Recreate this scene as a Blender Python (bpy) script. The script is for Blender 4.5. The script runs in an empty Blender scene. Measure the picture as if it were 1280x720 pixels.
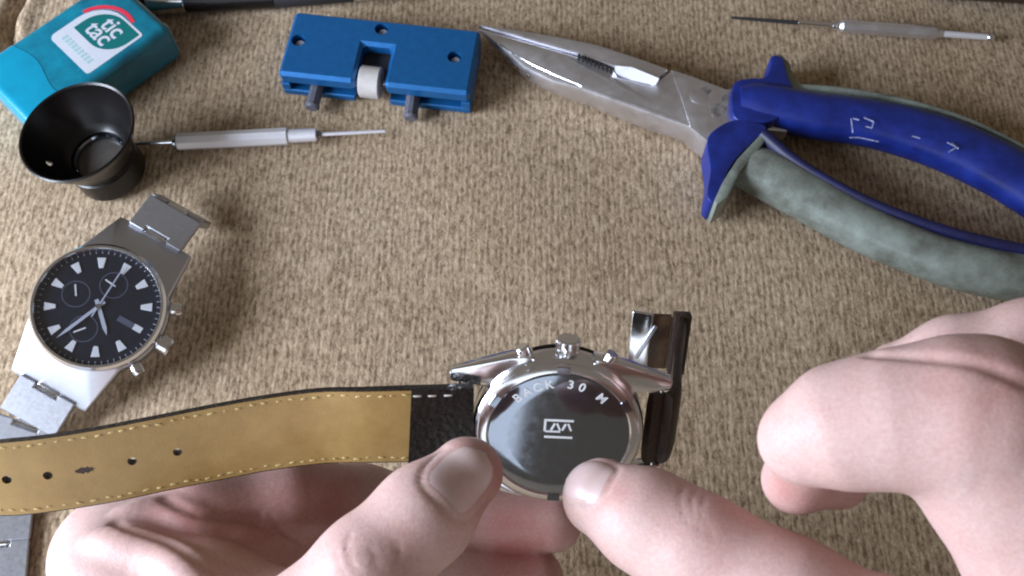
import bpy, bmesh, math, random
import numpy as np
from mathutils import Vector, Matrix

random.seed(4)
np.random.seed(4)
SC = bpy.context.scene
COL = SC.collection
SC.unit_settings.system = 'METRIC'
SC.unit_settings.scale_length = 0.01            # one unit is one centimetre
R = math.radians

# ------------------------------------------------------------------ camera
F_PX = 1229.0                                    # focal length in pixels of a 1280 wide frame
PITCH = R(65.0)                                  # looking down
DIST = 35.0
CAM = Vector((0.0, -DIST*math.cos(PITCH), DIST*math.sin(PITCH)))
FWD = Vector((0, math.cos(PITCH), -math.sin(PITCH)))
UPV = Vector((0, math.sin(PITCH), math.cos(PITCH)))
RGT = Vector((1, 0, 0))
cam_data = bpy.data.cameras.new('camera')
cam_data.sensor_width = 36.0
cam_data.lens = 36.0*F_PX/1280.0
cam_data.clip_start = 0.5
cam_data.clip_end = 2000.0
cam_data.dof.use_dof = True
cam_data.dof.focus_distance = 27.0
cam_data.dof.aperture_fstop = 0.30            # a 1.2 mm wide pupil, in centimetre units
cam = bpy.data.objects.new('camera', cam_data)
COL.objects.link(cam)
cam.matrix_world = Matrix((
    (RGT.x, UPV.x, -FWD.x, CAM.x),
    (RGT.y, UPV.y, -FWD.y, CAM.y),
    (RGT.z, UPV.z, -FWD.z, CAM.z),
    (0, 0, 0, 1)))
SC.camera = cam

# ------------------------------------------------------------------ world, lamps, exposure
world = bpy.data.worlds.new('World')
SC.world = world
world.use_nodes = True
bg = world.node_tree.nodes['Background']
bg.inputs[0].default_value = (1.0, 0.87, 0.73, 1)
bg.inputs[1].default_value = 0.15


def area_lamp(name, loc, target, sx, sy, power, color):
    d = bpy.data.lights.new(name, 'AREA')
    d.shape = 'RECTANGLE'
    d.size, d.size_y = sx, sy
    d.energy = power
    d.color = color
    o = bpy.data.objects.new(name, d)
    COL.objects.link(o)
    o.location = loc
    o.rotation_euler = (Vector(target) - Vector(loc)).to_track_quat('-Z', 'Y').to_euler()
    return o


area_lamp('window_light', (-62, -15, 29), (0, -2, 4), 38, 32, 108000, (0.75, 0.84, 1.0))
area_lamp('window_light_near', (-28, -62, 30), (0, -2, 6), 64, 46, 14500, (0.76, 0.86, 1.0))

SC.view_settings.view_transform = 'Standard'
SC.view_settings.look = 'None'
SC.view_settings.exposure = 0.18
SC.view_settings.gamma = 1.0
SC.render.engine = 'CYCLES'
SC.cycles.filter_width = 2.0
SC.cycles.use_denoising = True
SC.cycles.max_bounces = 8
SC.cycles.transparent_max_bounces = 12


# ------------------------------------------------------------------ measuring helpers
def ray(px, py):
    return FWD + RGT*((px-640)/F_PX) - UPV*((py-360)/F_PX)


def P(px, py, z=0.0):
    """point of the place seen at a pixel of the photograph, at height z above the cloth"""
    d = ray(px, py)
    return CAM + d*((z-CAM.z)/d.z)


def D(px, py, depth):
    """the same at a distance from the camera"""
    return CAM + ray(px, py)*depth


# ------------------------------------------------------------------ materials
def mat(name, color=(0.5, 0.5, 0.5), rough=0.5, metal=0.0, coat=0.0, spec=0.5, noise=0.0, nscale=3.0,
        bump=0.0, bscale=20.0, rvar=0.0, sss=0.0, sss_rad=(0.4, 0.15, 0.08), color2=None, stretch=None, aniso=0.0):
    m = bpy.data.materials.new(name)
    m.use_nodes = True
    nt = m.node_tree
    b = nt.nodes['Principled BSDF']
    b.inputs['Base Color'].default_value = (*color, 1)
    b.inputs['Roughness'].default_value = rough
    b.inputs['Metallic'].default_value = metal
    b.inputs['Specular IOR Level'].default_value = spec
    b.inputs['Coat Weight'].default_value = coat
    b.inputs['Coat Roughness'].default_value = 0.12
    b.inputs['Anisotropic'].default_value = aniso
    if sss:
        b.inputs['Subsurface Weight'].default_value = sss
        b.inputs['Subsurface Radius'].default_value = sss_rad
        b.inputs['Subsurface Scale'].default_value = 1.0
    tc = nt.nodes.new('ShaderNodeTexCoord')
    src = tc.outputs['Object']
    if stretch:
        mp = nt.nodes.new('ShaderNodeMapping')
        mp.inputs['Scale'].default_value = stretch
        nt.links.new(src, mp.inputs[0])
        src = mp.outputs[0]
    if noise or color2 or rvar:
        n = nt.nodes.new('ShaderNodeTexNoise')
        n.inputs['Scale'].default_value = nscale
        n.inputs['Detail'].default_value = 6
        n.inputs['Roughness'].default_value = 0.65
        nt.links.new(src, n.inputs['Vector'])
        if noise or color2:
            r = nt.nodes.new('ShaderNodeValToRGB')
            r.color_ramp.elements[0].position = 0.32
            r.color_ramp.elements[1].position = 0.68
            c2 = color2 or tuple(min(1, c*(1+noise)) for c in color)
            c1 = color if color2 else tuple(c*(1-noise) for c in color)
            r.color_ramp.elements[0].color = (*c1, 1)
            r.color_ramp.elements[1].color = (*c2, 1)
            nt.links.new(n.outputs[0], r.inputs[0])
            nt.links.new(r.outputs[0], b.inputs['Base Color'])
        if rvar:
            mr = nt.nodes.new('ShaderNodeMapRange')
            mr.inputs[1].default_value = 0.3
            mr.inputs[2].default_value = 0.7
            mr.inputs[3].default_value = max(0.02, rough-rvar)
            mr.inputs[4].default_value = min(1, rough+rvar)
            nt.links.new(n.outputs[0], mr.inputs[0])
            nt.links.new(mr.outputs[0], b.inputs['Roughness'])
    if bump:
        n2 = nt.nodes.new('ShaderNodeTexNoise')
        n2.inputs['Scale'].default_value = bscale
        n2.inputs['Detail'].default_value = 4
        nt.links.new(src, n2.inputs['Vector'])
        bp = nt.nodes.new('ShaderNodeBump')
        bp.inputs['Strength'].default_value = bump
        bp.inputs['Distance'].default_value = 0.05
        nt.links.new(n2.outputs[0], bp.inputs['Height'])
        nt.links.new(bp.outputs[0], b.inputs['Normal'])
    return m


def cloth_material():
    m = bpy.data.materials.new('woven_cloth')
    m.use_nodes = True
    nt = m.node_tree
    b = nt.nodes['Principled BSDF']
    b.inputs['Roughness'].default_value = 0.95
    b.inputs['Specular IOR Level'].default_value = 0.08
    b.inputs['Sheen Weight'].default_value = 0.12
    tc = nt.nodes.new('ShaderNodeTexCoord')

    def mapped(scale, rot=0.0):
        mp = nt.nodes.new('ShaderNodeMapping')
        mp.inputs['Scale'].default_value = scale
        mp.inputs['Rotation'].default_value = (0, 0, rot)
        nt.links.new(tc.outputs['Object'], mp.inputs[0])
        return mp.outputs[0]

    def noise(vec, scale, detail=3, rough=0.6, dist=0.0):
        n = nt.nodes.new('ShaderNodeTexNoise')
        n.inputs['Scale'].default_value = scale
        n.inputs['Detail'].default_value = detail
        n.inputs['Roughness'].default_value = rough
        n.inputs['Distortion'].default_value = dist
        nt.links.new(vec, n.inputs['Vector'])
        return n.outputs[0]

    def math_(op, a, c):
        n = nt.nodes.new('ShaderNodeMath')
        n.operation = op
        for i, v in enumerate((a, c)):
            if isinstance(v, (int, float)):
                n.inputs[i].default_value = v
            else:
                nt.links.new(v, n.inputs[i])
        return n.outputs[0]

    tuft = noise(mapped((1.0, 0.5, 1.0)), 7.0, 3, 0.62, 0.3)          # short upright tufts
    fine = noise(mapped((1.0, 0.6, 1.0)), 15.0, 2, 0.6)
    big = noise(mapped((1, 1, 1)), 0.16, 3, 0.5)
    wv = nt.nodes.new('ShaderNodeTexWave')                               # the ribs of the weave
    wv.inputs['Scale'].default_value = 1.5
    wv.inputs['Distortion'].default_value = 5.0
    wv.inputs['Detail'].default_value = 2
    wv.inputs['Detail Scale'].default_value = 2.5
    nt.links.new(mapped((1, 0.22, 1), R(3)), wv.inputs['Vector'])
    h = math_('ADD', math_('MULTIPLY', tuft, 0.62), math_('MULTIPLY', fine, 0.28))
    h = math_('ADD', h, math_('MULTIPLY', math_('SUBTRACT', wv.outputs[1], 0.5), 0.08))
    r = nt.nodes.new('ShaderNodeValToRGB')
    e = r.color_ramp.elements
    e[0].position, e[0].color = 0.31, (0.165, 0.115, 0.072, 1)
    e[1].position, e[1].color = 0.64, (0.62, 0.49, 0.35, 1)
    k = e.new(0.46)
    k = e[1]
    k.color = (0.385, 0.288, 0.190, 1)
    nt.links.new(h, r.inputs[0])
    mx = nt.nodes.new('ShaderNodeMix')
    mx.data_type = 'RGBA'
    mx.blend_type = 'MULTIPLY'
    mx.inputs['Factor'].default_value = 0.55
    r2 = nt.nodes.new('ShaderNodeValToRGB')
    r2.color_ramp.elements[0].position = 0.35
    r2.color_ramp.elements[0].color = (0.82, 0.77, 0.70, 1)
    r2.color_ramp.elements[1].position = 0.65
    r2.color_ramp.elements[1].color = (1.0, 1.0, 1.0, 1)
    nt.links.new(big, r2.inputs[0])
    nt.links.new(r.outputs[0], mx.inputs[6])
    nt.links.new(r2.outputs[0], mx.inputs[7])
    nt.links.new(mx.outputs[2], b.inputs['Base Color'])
    bp = nt.nodes.new('ShaderNodeBump')
    bp.inputs['Strength'].default_value = 0.45
    bp.inputs['Distance'].default_value = 0.10
    nt.links.new(h, bp.inputs['Height'])
    nt.links.new(bp.outputs[0], b.inputs['Normal'])
    return m


def skin_material(name, base, red):
    m = bpy.data.materials.new(name)
    m.use_nodes = True
    nt = m.node_tree
    b = nt.nodes['Principled BSDF']
    b.inputs['Roughness'].default_value = 0.52
    b.inputs['Specular IOR Level'].default_value = 0.30
    b.inputs['Subsurface Weight'].default_value = 0.22
    b.inputs['Subsurface Radius'].default_value = (0.32, 0.12, 0.07)
    b.inputs['Subsurface Scale'].default_value = 0.6
    tc = nt.nodes.new('ShaderNodeTexCoord')
    at = nt.nodes.new('ShaderNodeAttribute')
    at.attribute_name = 'redness'
    n = nt.nodes.new('ShaderNodeTexNoise')
    n.inputs['Scale'].default_value = 1.6
    n.inputs['Detail'].default_value = 5
    nt.links.new(tc.outputs['Object'], n.inputs['Vector'])
    add = nt.nodes.new('ShaderNodeMath')
    add.operation = 'MULTIPLY_ADD'
    nt.links.new(n.outputs[0], add.inputs[0])
    add.inputs[1].default_value = 0.55
    nt.links.new(at.outputs['Fac'], add.inputs[2])
    sub = nt.nodes.new('ShaderNodeMath')
    sub.operation = 'SUBTRACT'
    sub.use_clamp = True
    nt.links.new(add.outputs[0], sub.inputs[0])
    sub.inputs[1].default_value = 0.18
    mx = nt.nodes.new('ShaderNodeMix')
    mx.data_type = 'RGBA'
    mx.inputs[6].default_value = (*base, 1)
    mx.inputs[7].default_value = (*red, 1)
    nt.links.new(sub.outputs[0], mx.inputs['Factor'])
    # fine mottling of the pores
    n3 = nt.nodes.new('ShaderNodeTexNoise')
    n3.inputs['Scale'].default_value = 14
    n3.inputs['Detail'].default_value = 3
    nt.links.new(tc.outputs['Object'], n3.inputs['Vector'])
    mx2 = nt.nodes.new('ShaderNodeMix')
    mx2.data_type = 'RGBA'
    mx2.blend_type = 'OVERLAY'
    mx2.inputs['Factor'].default_value = 0.22
    nt.links.new(mx.outputs[2], mx2.inputs[6])
    nt.links.new(n3.outputs[0], mx2.inputs[7])
    nt.links.new(mx2.outputs[2], b.inputs['Base Color'])
    v = nt.nodes.new('ShaderNodeTexVoronoi')
    v.feature = 'DISTANCE_TO_EDGE'
    v.inputs['Scale'].default_value = 13
    nt.links.new(tc.outputs['Object'], v.inputs['Vector'])
    n2 = nt.nodes.new('ShaderNodeTexNoise')
    n2.inputs['Scale'].default_value = 6
    n2.inputs['Detail'].default_value = 5
    nt.links.new(tc.outputs['Object'], n2.inputs['Vector'])
    ad2 = nt.nodes.new('ShaderNodeMath')
    ad2.operation = 'MULTIPLY_ADD'
    nt.links.new(v.outputs[0], ad2.inputs[0])
    ad2.inputs[1].default_value = 0.5
    nt.links.new(n2.outputs[0], ad2.inputs[2])
    bp = nt.nodes.new('ShaderNodeBump')
    bp.inputs['Strength'].default_value = 0.16
    bp.inputs['Distance'].default_value = 0.05
    nt.links.new(ad2.outputs[0], bp.inputs['Height'])
    nt.links.new(bp.outputs[0], b.inputs['Normal'])
    return m


def clear_material(name, tint=(1, 1, 1), gloss=0.06):
    m = bpy.data.materials.new(name)
    m.use_nodes = True
    nt = m.node_tree
    nt.nodes.remove(nt.nodes['Principled BSDF'])
    out = nt.nodes['Material Output']
    t = nt.nodes.new('ShaderNodeBsdfTransparent')
    t.inputs[0].default_value = (*tint, 1)
    g = nt.nodes.new('ShaderNodeBsdfGlossy')
    g.inputs['Roughness'].default_value = 0.03
    lw = nt.nodes.new('ShaderNodeLayerWeight')
    lw.inputs[0].default_value = 0.5
    pw = nt.nodes.new('ShaderNodeMath')
    pw.operation = 'POWER'
    pw.inputs[1].default_value = 4.0
    nt.links.new(lw.outputs['Facing'], pw.inputs[0])
    fr = nt.nodes.new('ShaderNodeMath')
    fr.operation = 'MULTIPLY_ADD'
    fr.inputs[1].default_value = 0.8
    fr.inputs[2].default_value = gloss
    nt.links.new(pw.outputs[0], fr.inputs[0])
    mx = nt.nodes.new('ShaderNodeMixShader')
    nt.links.new(fr.outputs[0], mx.inputs[0])
    nt.links.new(t.outputs[0], mx.inputs[1])
    nt.links.new(g.outputs[0], mx.inputs[2])
    nt.links.new(mx.outputs[0], out.inputs[0])
    return m


M = {}
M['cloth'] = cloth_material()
M['skin'] = skin_material('skin', (0.60, 0.415, 0.375), (0.42, 0.165, 0.140))
M['nail'] = mat('fingernail', (0.67, 0.465, 0.44), rough=0.38, coat=0.0, sss=0.3, noise=0.06, nscale=2)
M['steel'] = mat('polished_steel', (0.80, 0.80, 0.82), rough=0.16, metal=1, rvar=0.06, nscale=5)
M['steel_satin'] = mat('satin_steel', (0.60, 0.61, 0.66), rough=0.36, metal=1, rvar=0.03, nscale=8)
M['steel_dark'] = mat('mirror_back', (0.28, 0.305, 0.35), rough=0.10, metal=1, rvar=0.04, nscale=4)
M['steel_worn'] = mat('worn_steel', (0.78, 0.78, 0.83), rough=0.42, metal=1, rvar=0.06, nscale=1.5, noise=0.05, bump=0.02, bscale=14)
M['steel_joint'] = mat('stained_joint_steel', (0.10, 0.09, 0.085), rough=0.42, metal=0.8, color2=(0.74, 0.73, 0.76), nscale=1.7)
M['steel_tool'] = mat('satin_tool_steel', (0.84, 0.84, 0.89), rough=0.40, metal=0.55, rvar=0.06, nscale=5)
M['steel_link'] = mat('brushed_link_steel', (0.50, 0.51, 0.55), rough=0.42, metal=0.95, rvar=0.04, nscale=8)
M['engrave'] = mat('engraving', (0.74, 0.75, 0.76), rough=0.6, metal=0.0)
M['black_gloss'] = mat('black_plastic', (0.005, 0.004, 0.004), rough=0.30, coat=0.1, spec=0.35, bump=0.03, bscale=12)
M['black_matte'] = mat('black_matte', (0.018, 0.018, 0.02), rough=0.6)
M['leather_black'] = mat('black_leather', (0.014, 0.011, 0.010), rough=0.27, noise=0.4, nscale=6, bump=0.9, bscale=7)
M['leather_brown'] = mat('dark_brown_leather', (0.035, 0.02, 0.014), rough=0.45, noise=0.4, nscale=6, bump=0.4, bscale=10)
M['lining'] = mat('tan_lining', (0.36, 0.222, 0.070), rough=0.36, color2=(0.46, 0.295, 0.105), nscale=1.3, bump=0.12, bscale=25, rvar=0.08)
M['tan_dark'] = mat('dark_tan_leather', (0.11, 0.06, 0.03), rough=0.5, noise=0.3, nscale=5)
M['thread'] = mat('pale_thread', (0.60, 0.46, 0.20), rough=0.8)
M['thread_white'] = mat('white_thread', (0.7, 0.68, 0.6), rough=0.8)
M['blue_metal'] = mat('blue_anodised', (0.012, 0.135, 0.38), rough=0.36, metal=0.5, coat=0.15, noise=0.10, nscale=3, bump=0.03, bscale=40)
M['white_plastic'] = mat('white_plastic', (0.48, 0.45, 0.43), rough=0.5, noise=0.08, nscale=4)
M['grey_plastic'] = mat('grey_plastic', (0.10, 0.10, 0.125), rough=0.42, noise=0.2, nscale=6)
M['grey_light'] = mat('light_grey_plastic', (0.26, 0.26, 0.29), rough=0.45, noise=0.15, nscale=6)
M['teal'] = mat('teal_plastic', (0.0, 0.105, 0.17), rough=0.30, coat=0.5, color2=(0.0, 0.21, 0.30), nscale=0.9, bump=0.22, bscale=1.1)  # lighter blotches raised for the bright sheen on the box
M['teal_lid'] = mat('teal_lid', (0.0, 0.23, 0.36), rough=0.24, coat=0.5, noise=0.1, nscale=0.8, bump=0.08, bscale=1.2)  # lid's lighter teal, brightened further: its sheen is put into the colour
M['milky'] = mat('milky_plastic', (0.62, 0.72, 0.76), rough=0.35)
M['label_white'] = mat('white_label', (0.50, 0.52, 0.57), rough=0.45, noise=0.04)
M['label_green'] = mat('green_print', (0.0, 0.12, 0.12), rough=0.45)
M['label_red'] = mat('red_print', (0.62, 0.03, 0.06), rough=0.45)
M['label_pale'] = mat('pale_green_print', (0.30, 0.46, 0.46), rough=0.5)
M['blue_grip'] = mat('blue_grip', (0.006, 0.014, 0.115), rough=0.40, color2=(0.010, 0.028, 0.24), nscale=1.1, bump=0.05, bscale=18, rvar=0.08)
M['blue_grip_dark'] = mat('blue_grip_edge', (0.008, 0.009, 0.055), rough=0.5, noise=0.3, nscale=2)
M['grey_grip'] = mat('grey_green_grip', (0.10, 0.105, 0.085), rough=0.28, color2=(0.25, 0.29, 0.255), nscale=0.8, bump=0.15, bscale=6, rvar=0.1)
M['grip_mark'] = mat('worn_white_print', (0.34, 0.37, 0.56), rough=0.6, noise=0.6, nscale=12)
M['near_black'] = mat('slot_shade_dark_steel', (0.02, 0.02, 0.022), rough=0.7)  # paints the shade in the holder slot; also the dark blade and teeth
M['dial'] = mat('blue_black_dial', (0.010, 0.012, 0.022), rough=0.35, noise=0.2, nscale=3)
M['subdial'] = mat('subdial', (0.10, 0.11, 0.15), rough=0.4)
M['lume'] = mat('luminous_white', (0.78, 0.78, 0.76), rough=0.5)
M['crystal'] = clear_material('watch_crystal', (0.96, 0.97, 1.0))
M['lens'] = mat('loupe_lens', (0.11, 0.10, 0.092), rough=0.18, coat=0.4, noise=0.1)  # opaque grey painted in for the light seen through the glass


# ------------------------------------------------------------------ mesh helpers
def set_props(o, label=None, cat=None, group=None, kind=None):
    if label: o['label'] = label
    if cat: o['category'] = cat
    if group: o['group'] = group
    if kind: o['kind'] = kind
    return o


def thing(name, label, cat, matrix=None, group=None):
    o = bpy.data.objects.new(name, None)
    o.empty_display_size = 0.5
    COL.objects.link(o)
    if matrix is not None:
        o.matrix_world = matrix
    return set_props(o, label, cat, group)


def mesh_obj(name, vf, material, parent=None, bevel=0.0, segs=2, angle=35, flat=False, sub=0):
    v, f = vf
    me = bpy.data.meshes.new(name)
    me.from_pydata([tuple(p) for p in v], [], [tuple(q) for q in f])
    bm = bmesh.new()
    bm.from_mesh(me)
    bmesh.ops.remove_doubles(bm, verts=bm.verts, dist=1e-5)
    bmesh.ops.recalc_face_normals(bm, faces=bm.faces)
    if bevel:
        es = [e for e in bm.edges if len(e.link_faces) == 2 and e.calc_face_angle(0) > R(angle)]
        bmesh.ops.bevel(bm, geom=es, offset=bevel, segments=segs, profile=0.5, affect='EDGES', clamp_overlap=True)
    bm.to_mesh(me)
    bm.free()
    me.materials.append(material)
    if not flat:
        me.polygons.foreach_set('use_smooth', [True]*len(me.polygons))
        me.set_sharp_from_angle(angle=R(angle))
    o = bpy.data.objects.new(name, me)
    COL.objects.link(o)
    o.parent = parent
    if sub:
        s = o.modifiers.new('subsurf', 'SUBSURF')
        s.levels = s.render_levels = sub
    return o


def clone(src, parent, matrix):
    """copy of a part with the same mesh"""
    c = src.copy()
    COL.objects.link(c)
    c.parent = parent
    c.matrix_local = matrix
    return c


def merge(*parts):
    V, Fc = [], []
    for v, f in parts:
        n = len(V)
        V += [Vector(p) for p in v]
        Fc += [tuple(i+n for i in q) for q in f]
    return V, Fc


def xf(vf, m):
    return [m @ Vector(p) for p in vf[0]], vf[1]


def box(cx, cy, cz, sx, sy, sz):
    v = [(cx+sx*a/2, cy+sy*b/2, cz+sz*c/2) for c in (-1, 1) for b in (-1, 1) for a in (-1, 1)]
    f = [(0, 2, 3, 1), (4, 5, 7, 6), (0, 1, 5, 4), (2, 6, 7, 3), (0, 4, 6, 2), (1, 3, 7, 5)]
    return v, f


def prism(poly, z0, z1):
    n = len(poly)
    v = [(p[0], p[1], z0) for p in poly] + [(p[0], p[1], z1) for p in poly]
    f = [tuple(range(n-1, -1, -1)), tuple(range(n, 2*n))]
    f += [(i, (i+1) % n, n+(i+1) % n, n+i) for i in range(n)]
    return v, f


def lathe(profile, n=48, cap0=True, cap1=True):
    """profile of (radius, z) turned round z"""
    v, f = [], []
    for r, z in profile:
        for i in range(n):
            a = 2*math.pi*i/n
            v.append((r*math.cos(a), r*math.sin(a), z))
    for k in range(len(profile)-1):
        for i in range(n):
            j = (i+1) % n
            f.append((k*n+i, k*n+j, (k+1)*n+j, (k+1)*n+i))
    if cap0: f.append(tuple(range(n-1, -1, -1)))
    if cap1: f.append(tuple(range((len(profile)-1)*n, len(profile)*n)))
    return v, f


def ring_lathe(profile, n=64):
    """closed profile turned round z"""
    v, f = lathe(profile, n, False, False)
    k = len(profile)-1
    for i in range(n):
        j = (i+1) % n
        f.append((k*n+i, k*n+j, j, i))
    return v, f


def axis_matrix(a, b, up=Vector((0, 0, 1))):
    """origin a, z axis towards b"""
    z = (Vector(b)-Vector(a)).normalized()
    x = up.cross(z)
    if x.length < 1e-4: x = Vector((1, 0, 0))
    x.normalize()
    y = z.cross(x)
    return Matrix(((x.x, y.x, z.x, a[0]), (x.y, y.y, z.y, a[1]), (x.z, y.z, z.z, a[2]), (0, 0, 0, 1)))


def frame(o, x, y, z):
    return Matrix(((x[0], y[0], z[0], o[0]), (x[1], y[1], z[1], o[1]), (x[2], y[2], z[2], o[2]), (0, 0, 0, 1)))


def catmull(pts, n):
    pts = [np.array(p, float) for p in pts]
    Q = [2*pts[0]-pts[1]] + pts + [2*pts[-1]-pts[-2]]
    out = []
    for i in range(len(pts)-1):
        p0, p1, p2, p3 = Q[i:i+4]
        for k in range(n):
            t = k/n
            out.append(0.5*((2*p1)+(-p0+p2)*t+(2*p0-5*p1+4*p2-p3)*t*t+(-p0+3*p1-3*p2+p3)*t**3))
    out.append(pts[-1])
    return out


def sweep(centers, sides, ups, hw, hh, n=20, power=2.0):
    """tube of superelliptic section; sides/ups unit vectors per centre, hw/hh half sizes"""
    v, f = [], []
    m = len(centers)
    for i in range(m):
        c, s, u = Vector(centers[i]), Vector(sides[i]), Vector(ups[i])
        for k in range(n):
            a = 2*math.pi*k/n
            ca, sa = math.cos(a), math.sin(a)
            x = math.copysign(abs(ca)**(2/power), ca)*hw[i]
            y = math.copysign(abs(sa)**(2/power), sa)*hh[i]
            v.append(c+s*x+u*y)
    for i in range(m-1):
        for k in range(n):
            j = (k+1) % n
            f.append((i*n+k, i*n+j, (i+1)*n+j, (i+1)*n+k))
    f.append(tuple(range(n-1, -1, -1)))
    f.append(tuple(range((m-1)*n, m*n)))
    return v, f


def text_mesh(name, body, size, material, parent, matrix, depth=0.012, offset=0.0, align='CENTER'):
    cu = bpy.data.curves.new(name, 'FONT')
    cu.body = body
    cu.size = size
    cu.extrude = depth
    cu.offset = offset
    cu.align_x = align
    cu.align_y = 'CENTER'
    t = bpy.data.objects.new(name+'_tmp', cu)
    COL.objects.link(t)
    dg = bpy.context.evaluated_depsgraph_get()
    me = bpy.data.meshes.new_from_object(t.evaluated_get(dg))
    bpy.data.objects.remove(t)
    bpy.data.curves.remove(cu)
    me.name = name
    me.materials.clear()
    me.materials.append(material)
    o = bpy.data.objects.new(name, me)
    COL.objects.link(o)
    o.parent = parent
    o.matrix_local = matrix
    return o


def cut(o, cutters):
    """cut the given closed shapes out of a mesh for good"""
    tmp = []
    for vf in cutters:
        c = mesh_obj('cutter', vf, M['near_black'])
        c.parent = o.parent
        tmp.append(c)
        md = o.modifiers.new('cut', 'BOOLEAN')
        md.operation = 'DIFFERENCE'
        md.solver = 'EXACT'
        md.object = c
    dg = bpy.context.evaluated_depsgraph_get()
    me = bpy.data.meshes.new_from_object(o.evaluated_get(dg))
    o.modifiers.clear()
    old = o.data
    o.data = me
    bpy.data.meshes.remove(old)
    for c in tmp:
        d = c.data
        bpy.data.objects.remove(c)
        bpy.data.meshes.remove(d)
    o.data.set_sharp_from_angle(angle=R(30))
    return o


# ------------------------------------------------------------------ the surface: woven cloth
def build_cloth():
    xs = np.concatenate([np.linspace(-80, -24, 12)[:-1], np.linspace(-24, 24, 193), np.linspace(24, 80, 12)[1:]])
    ys = np.concatenate([np.linspace(-60, -16, 10)[:-1], np.linspace(-16, 22, 153), np.linspace(22, 80, 12)[1:]])
    X, Y = np.meshgrid(xs, ys)
    Z = 0.05*np.sin(X*0.31+1.3)*np.sin(Y*0.27+0.4) + 0.03*np.sin(X*0.7+Y*0.5)
    Z -= 0.09
    # a pinched crease running out of the far left corner
    a, b = np.array(P(27, -30)[:2]), np.array(P(0, 75)[:2])
    d = b-a
    t = np.clip(((X-a[0])*d[0]+(Y-a[1])*d[1])/d.dot(d), 0, 1)
    q = np.hypot(X-a[0]-t*d[0]-0.12*np.sin(t*9), Y-a[1]-t*d[1])
    Z += -0.55*np.exp(-(q/0.22)**2) + 0.22*np.exp(-((q-0.6)/0.3)**2)
    nx, ny = len(xs), len(ys)
    v = np.stack([X, Y, Z], -1).reshape(-1, 3)
    idx = np.arange(nx*ny).reshape(ny, nx)
    f = np.stack([idx[:-1, :-1], idx[:-1, 1:], idx[1:, 1:], idx[1:, :-1]], -1).reshape(-1, 4)
    me = bpy.data.meshes.new('tablecloth')
    me.from_pydata(v.tolist(), [], f.tolist())
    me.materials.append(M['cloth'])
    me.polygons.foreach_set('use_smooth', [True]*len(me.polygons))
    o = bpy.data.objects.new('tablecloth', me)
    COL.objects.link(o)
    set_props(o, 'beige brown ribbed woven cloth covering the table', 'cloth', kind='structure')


build_cloth()


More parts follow.
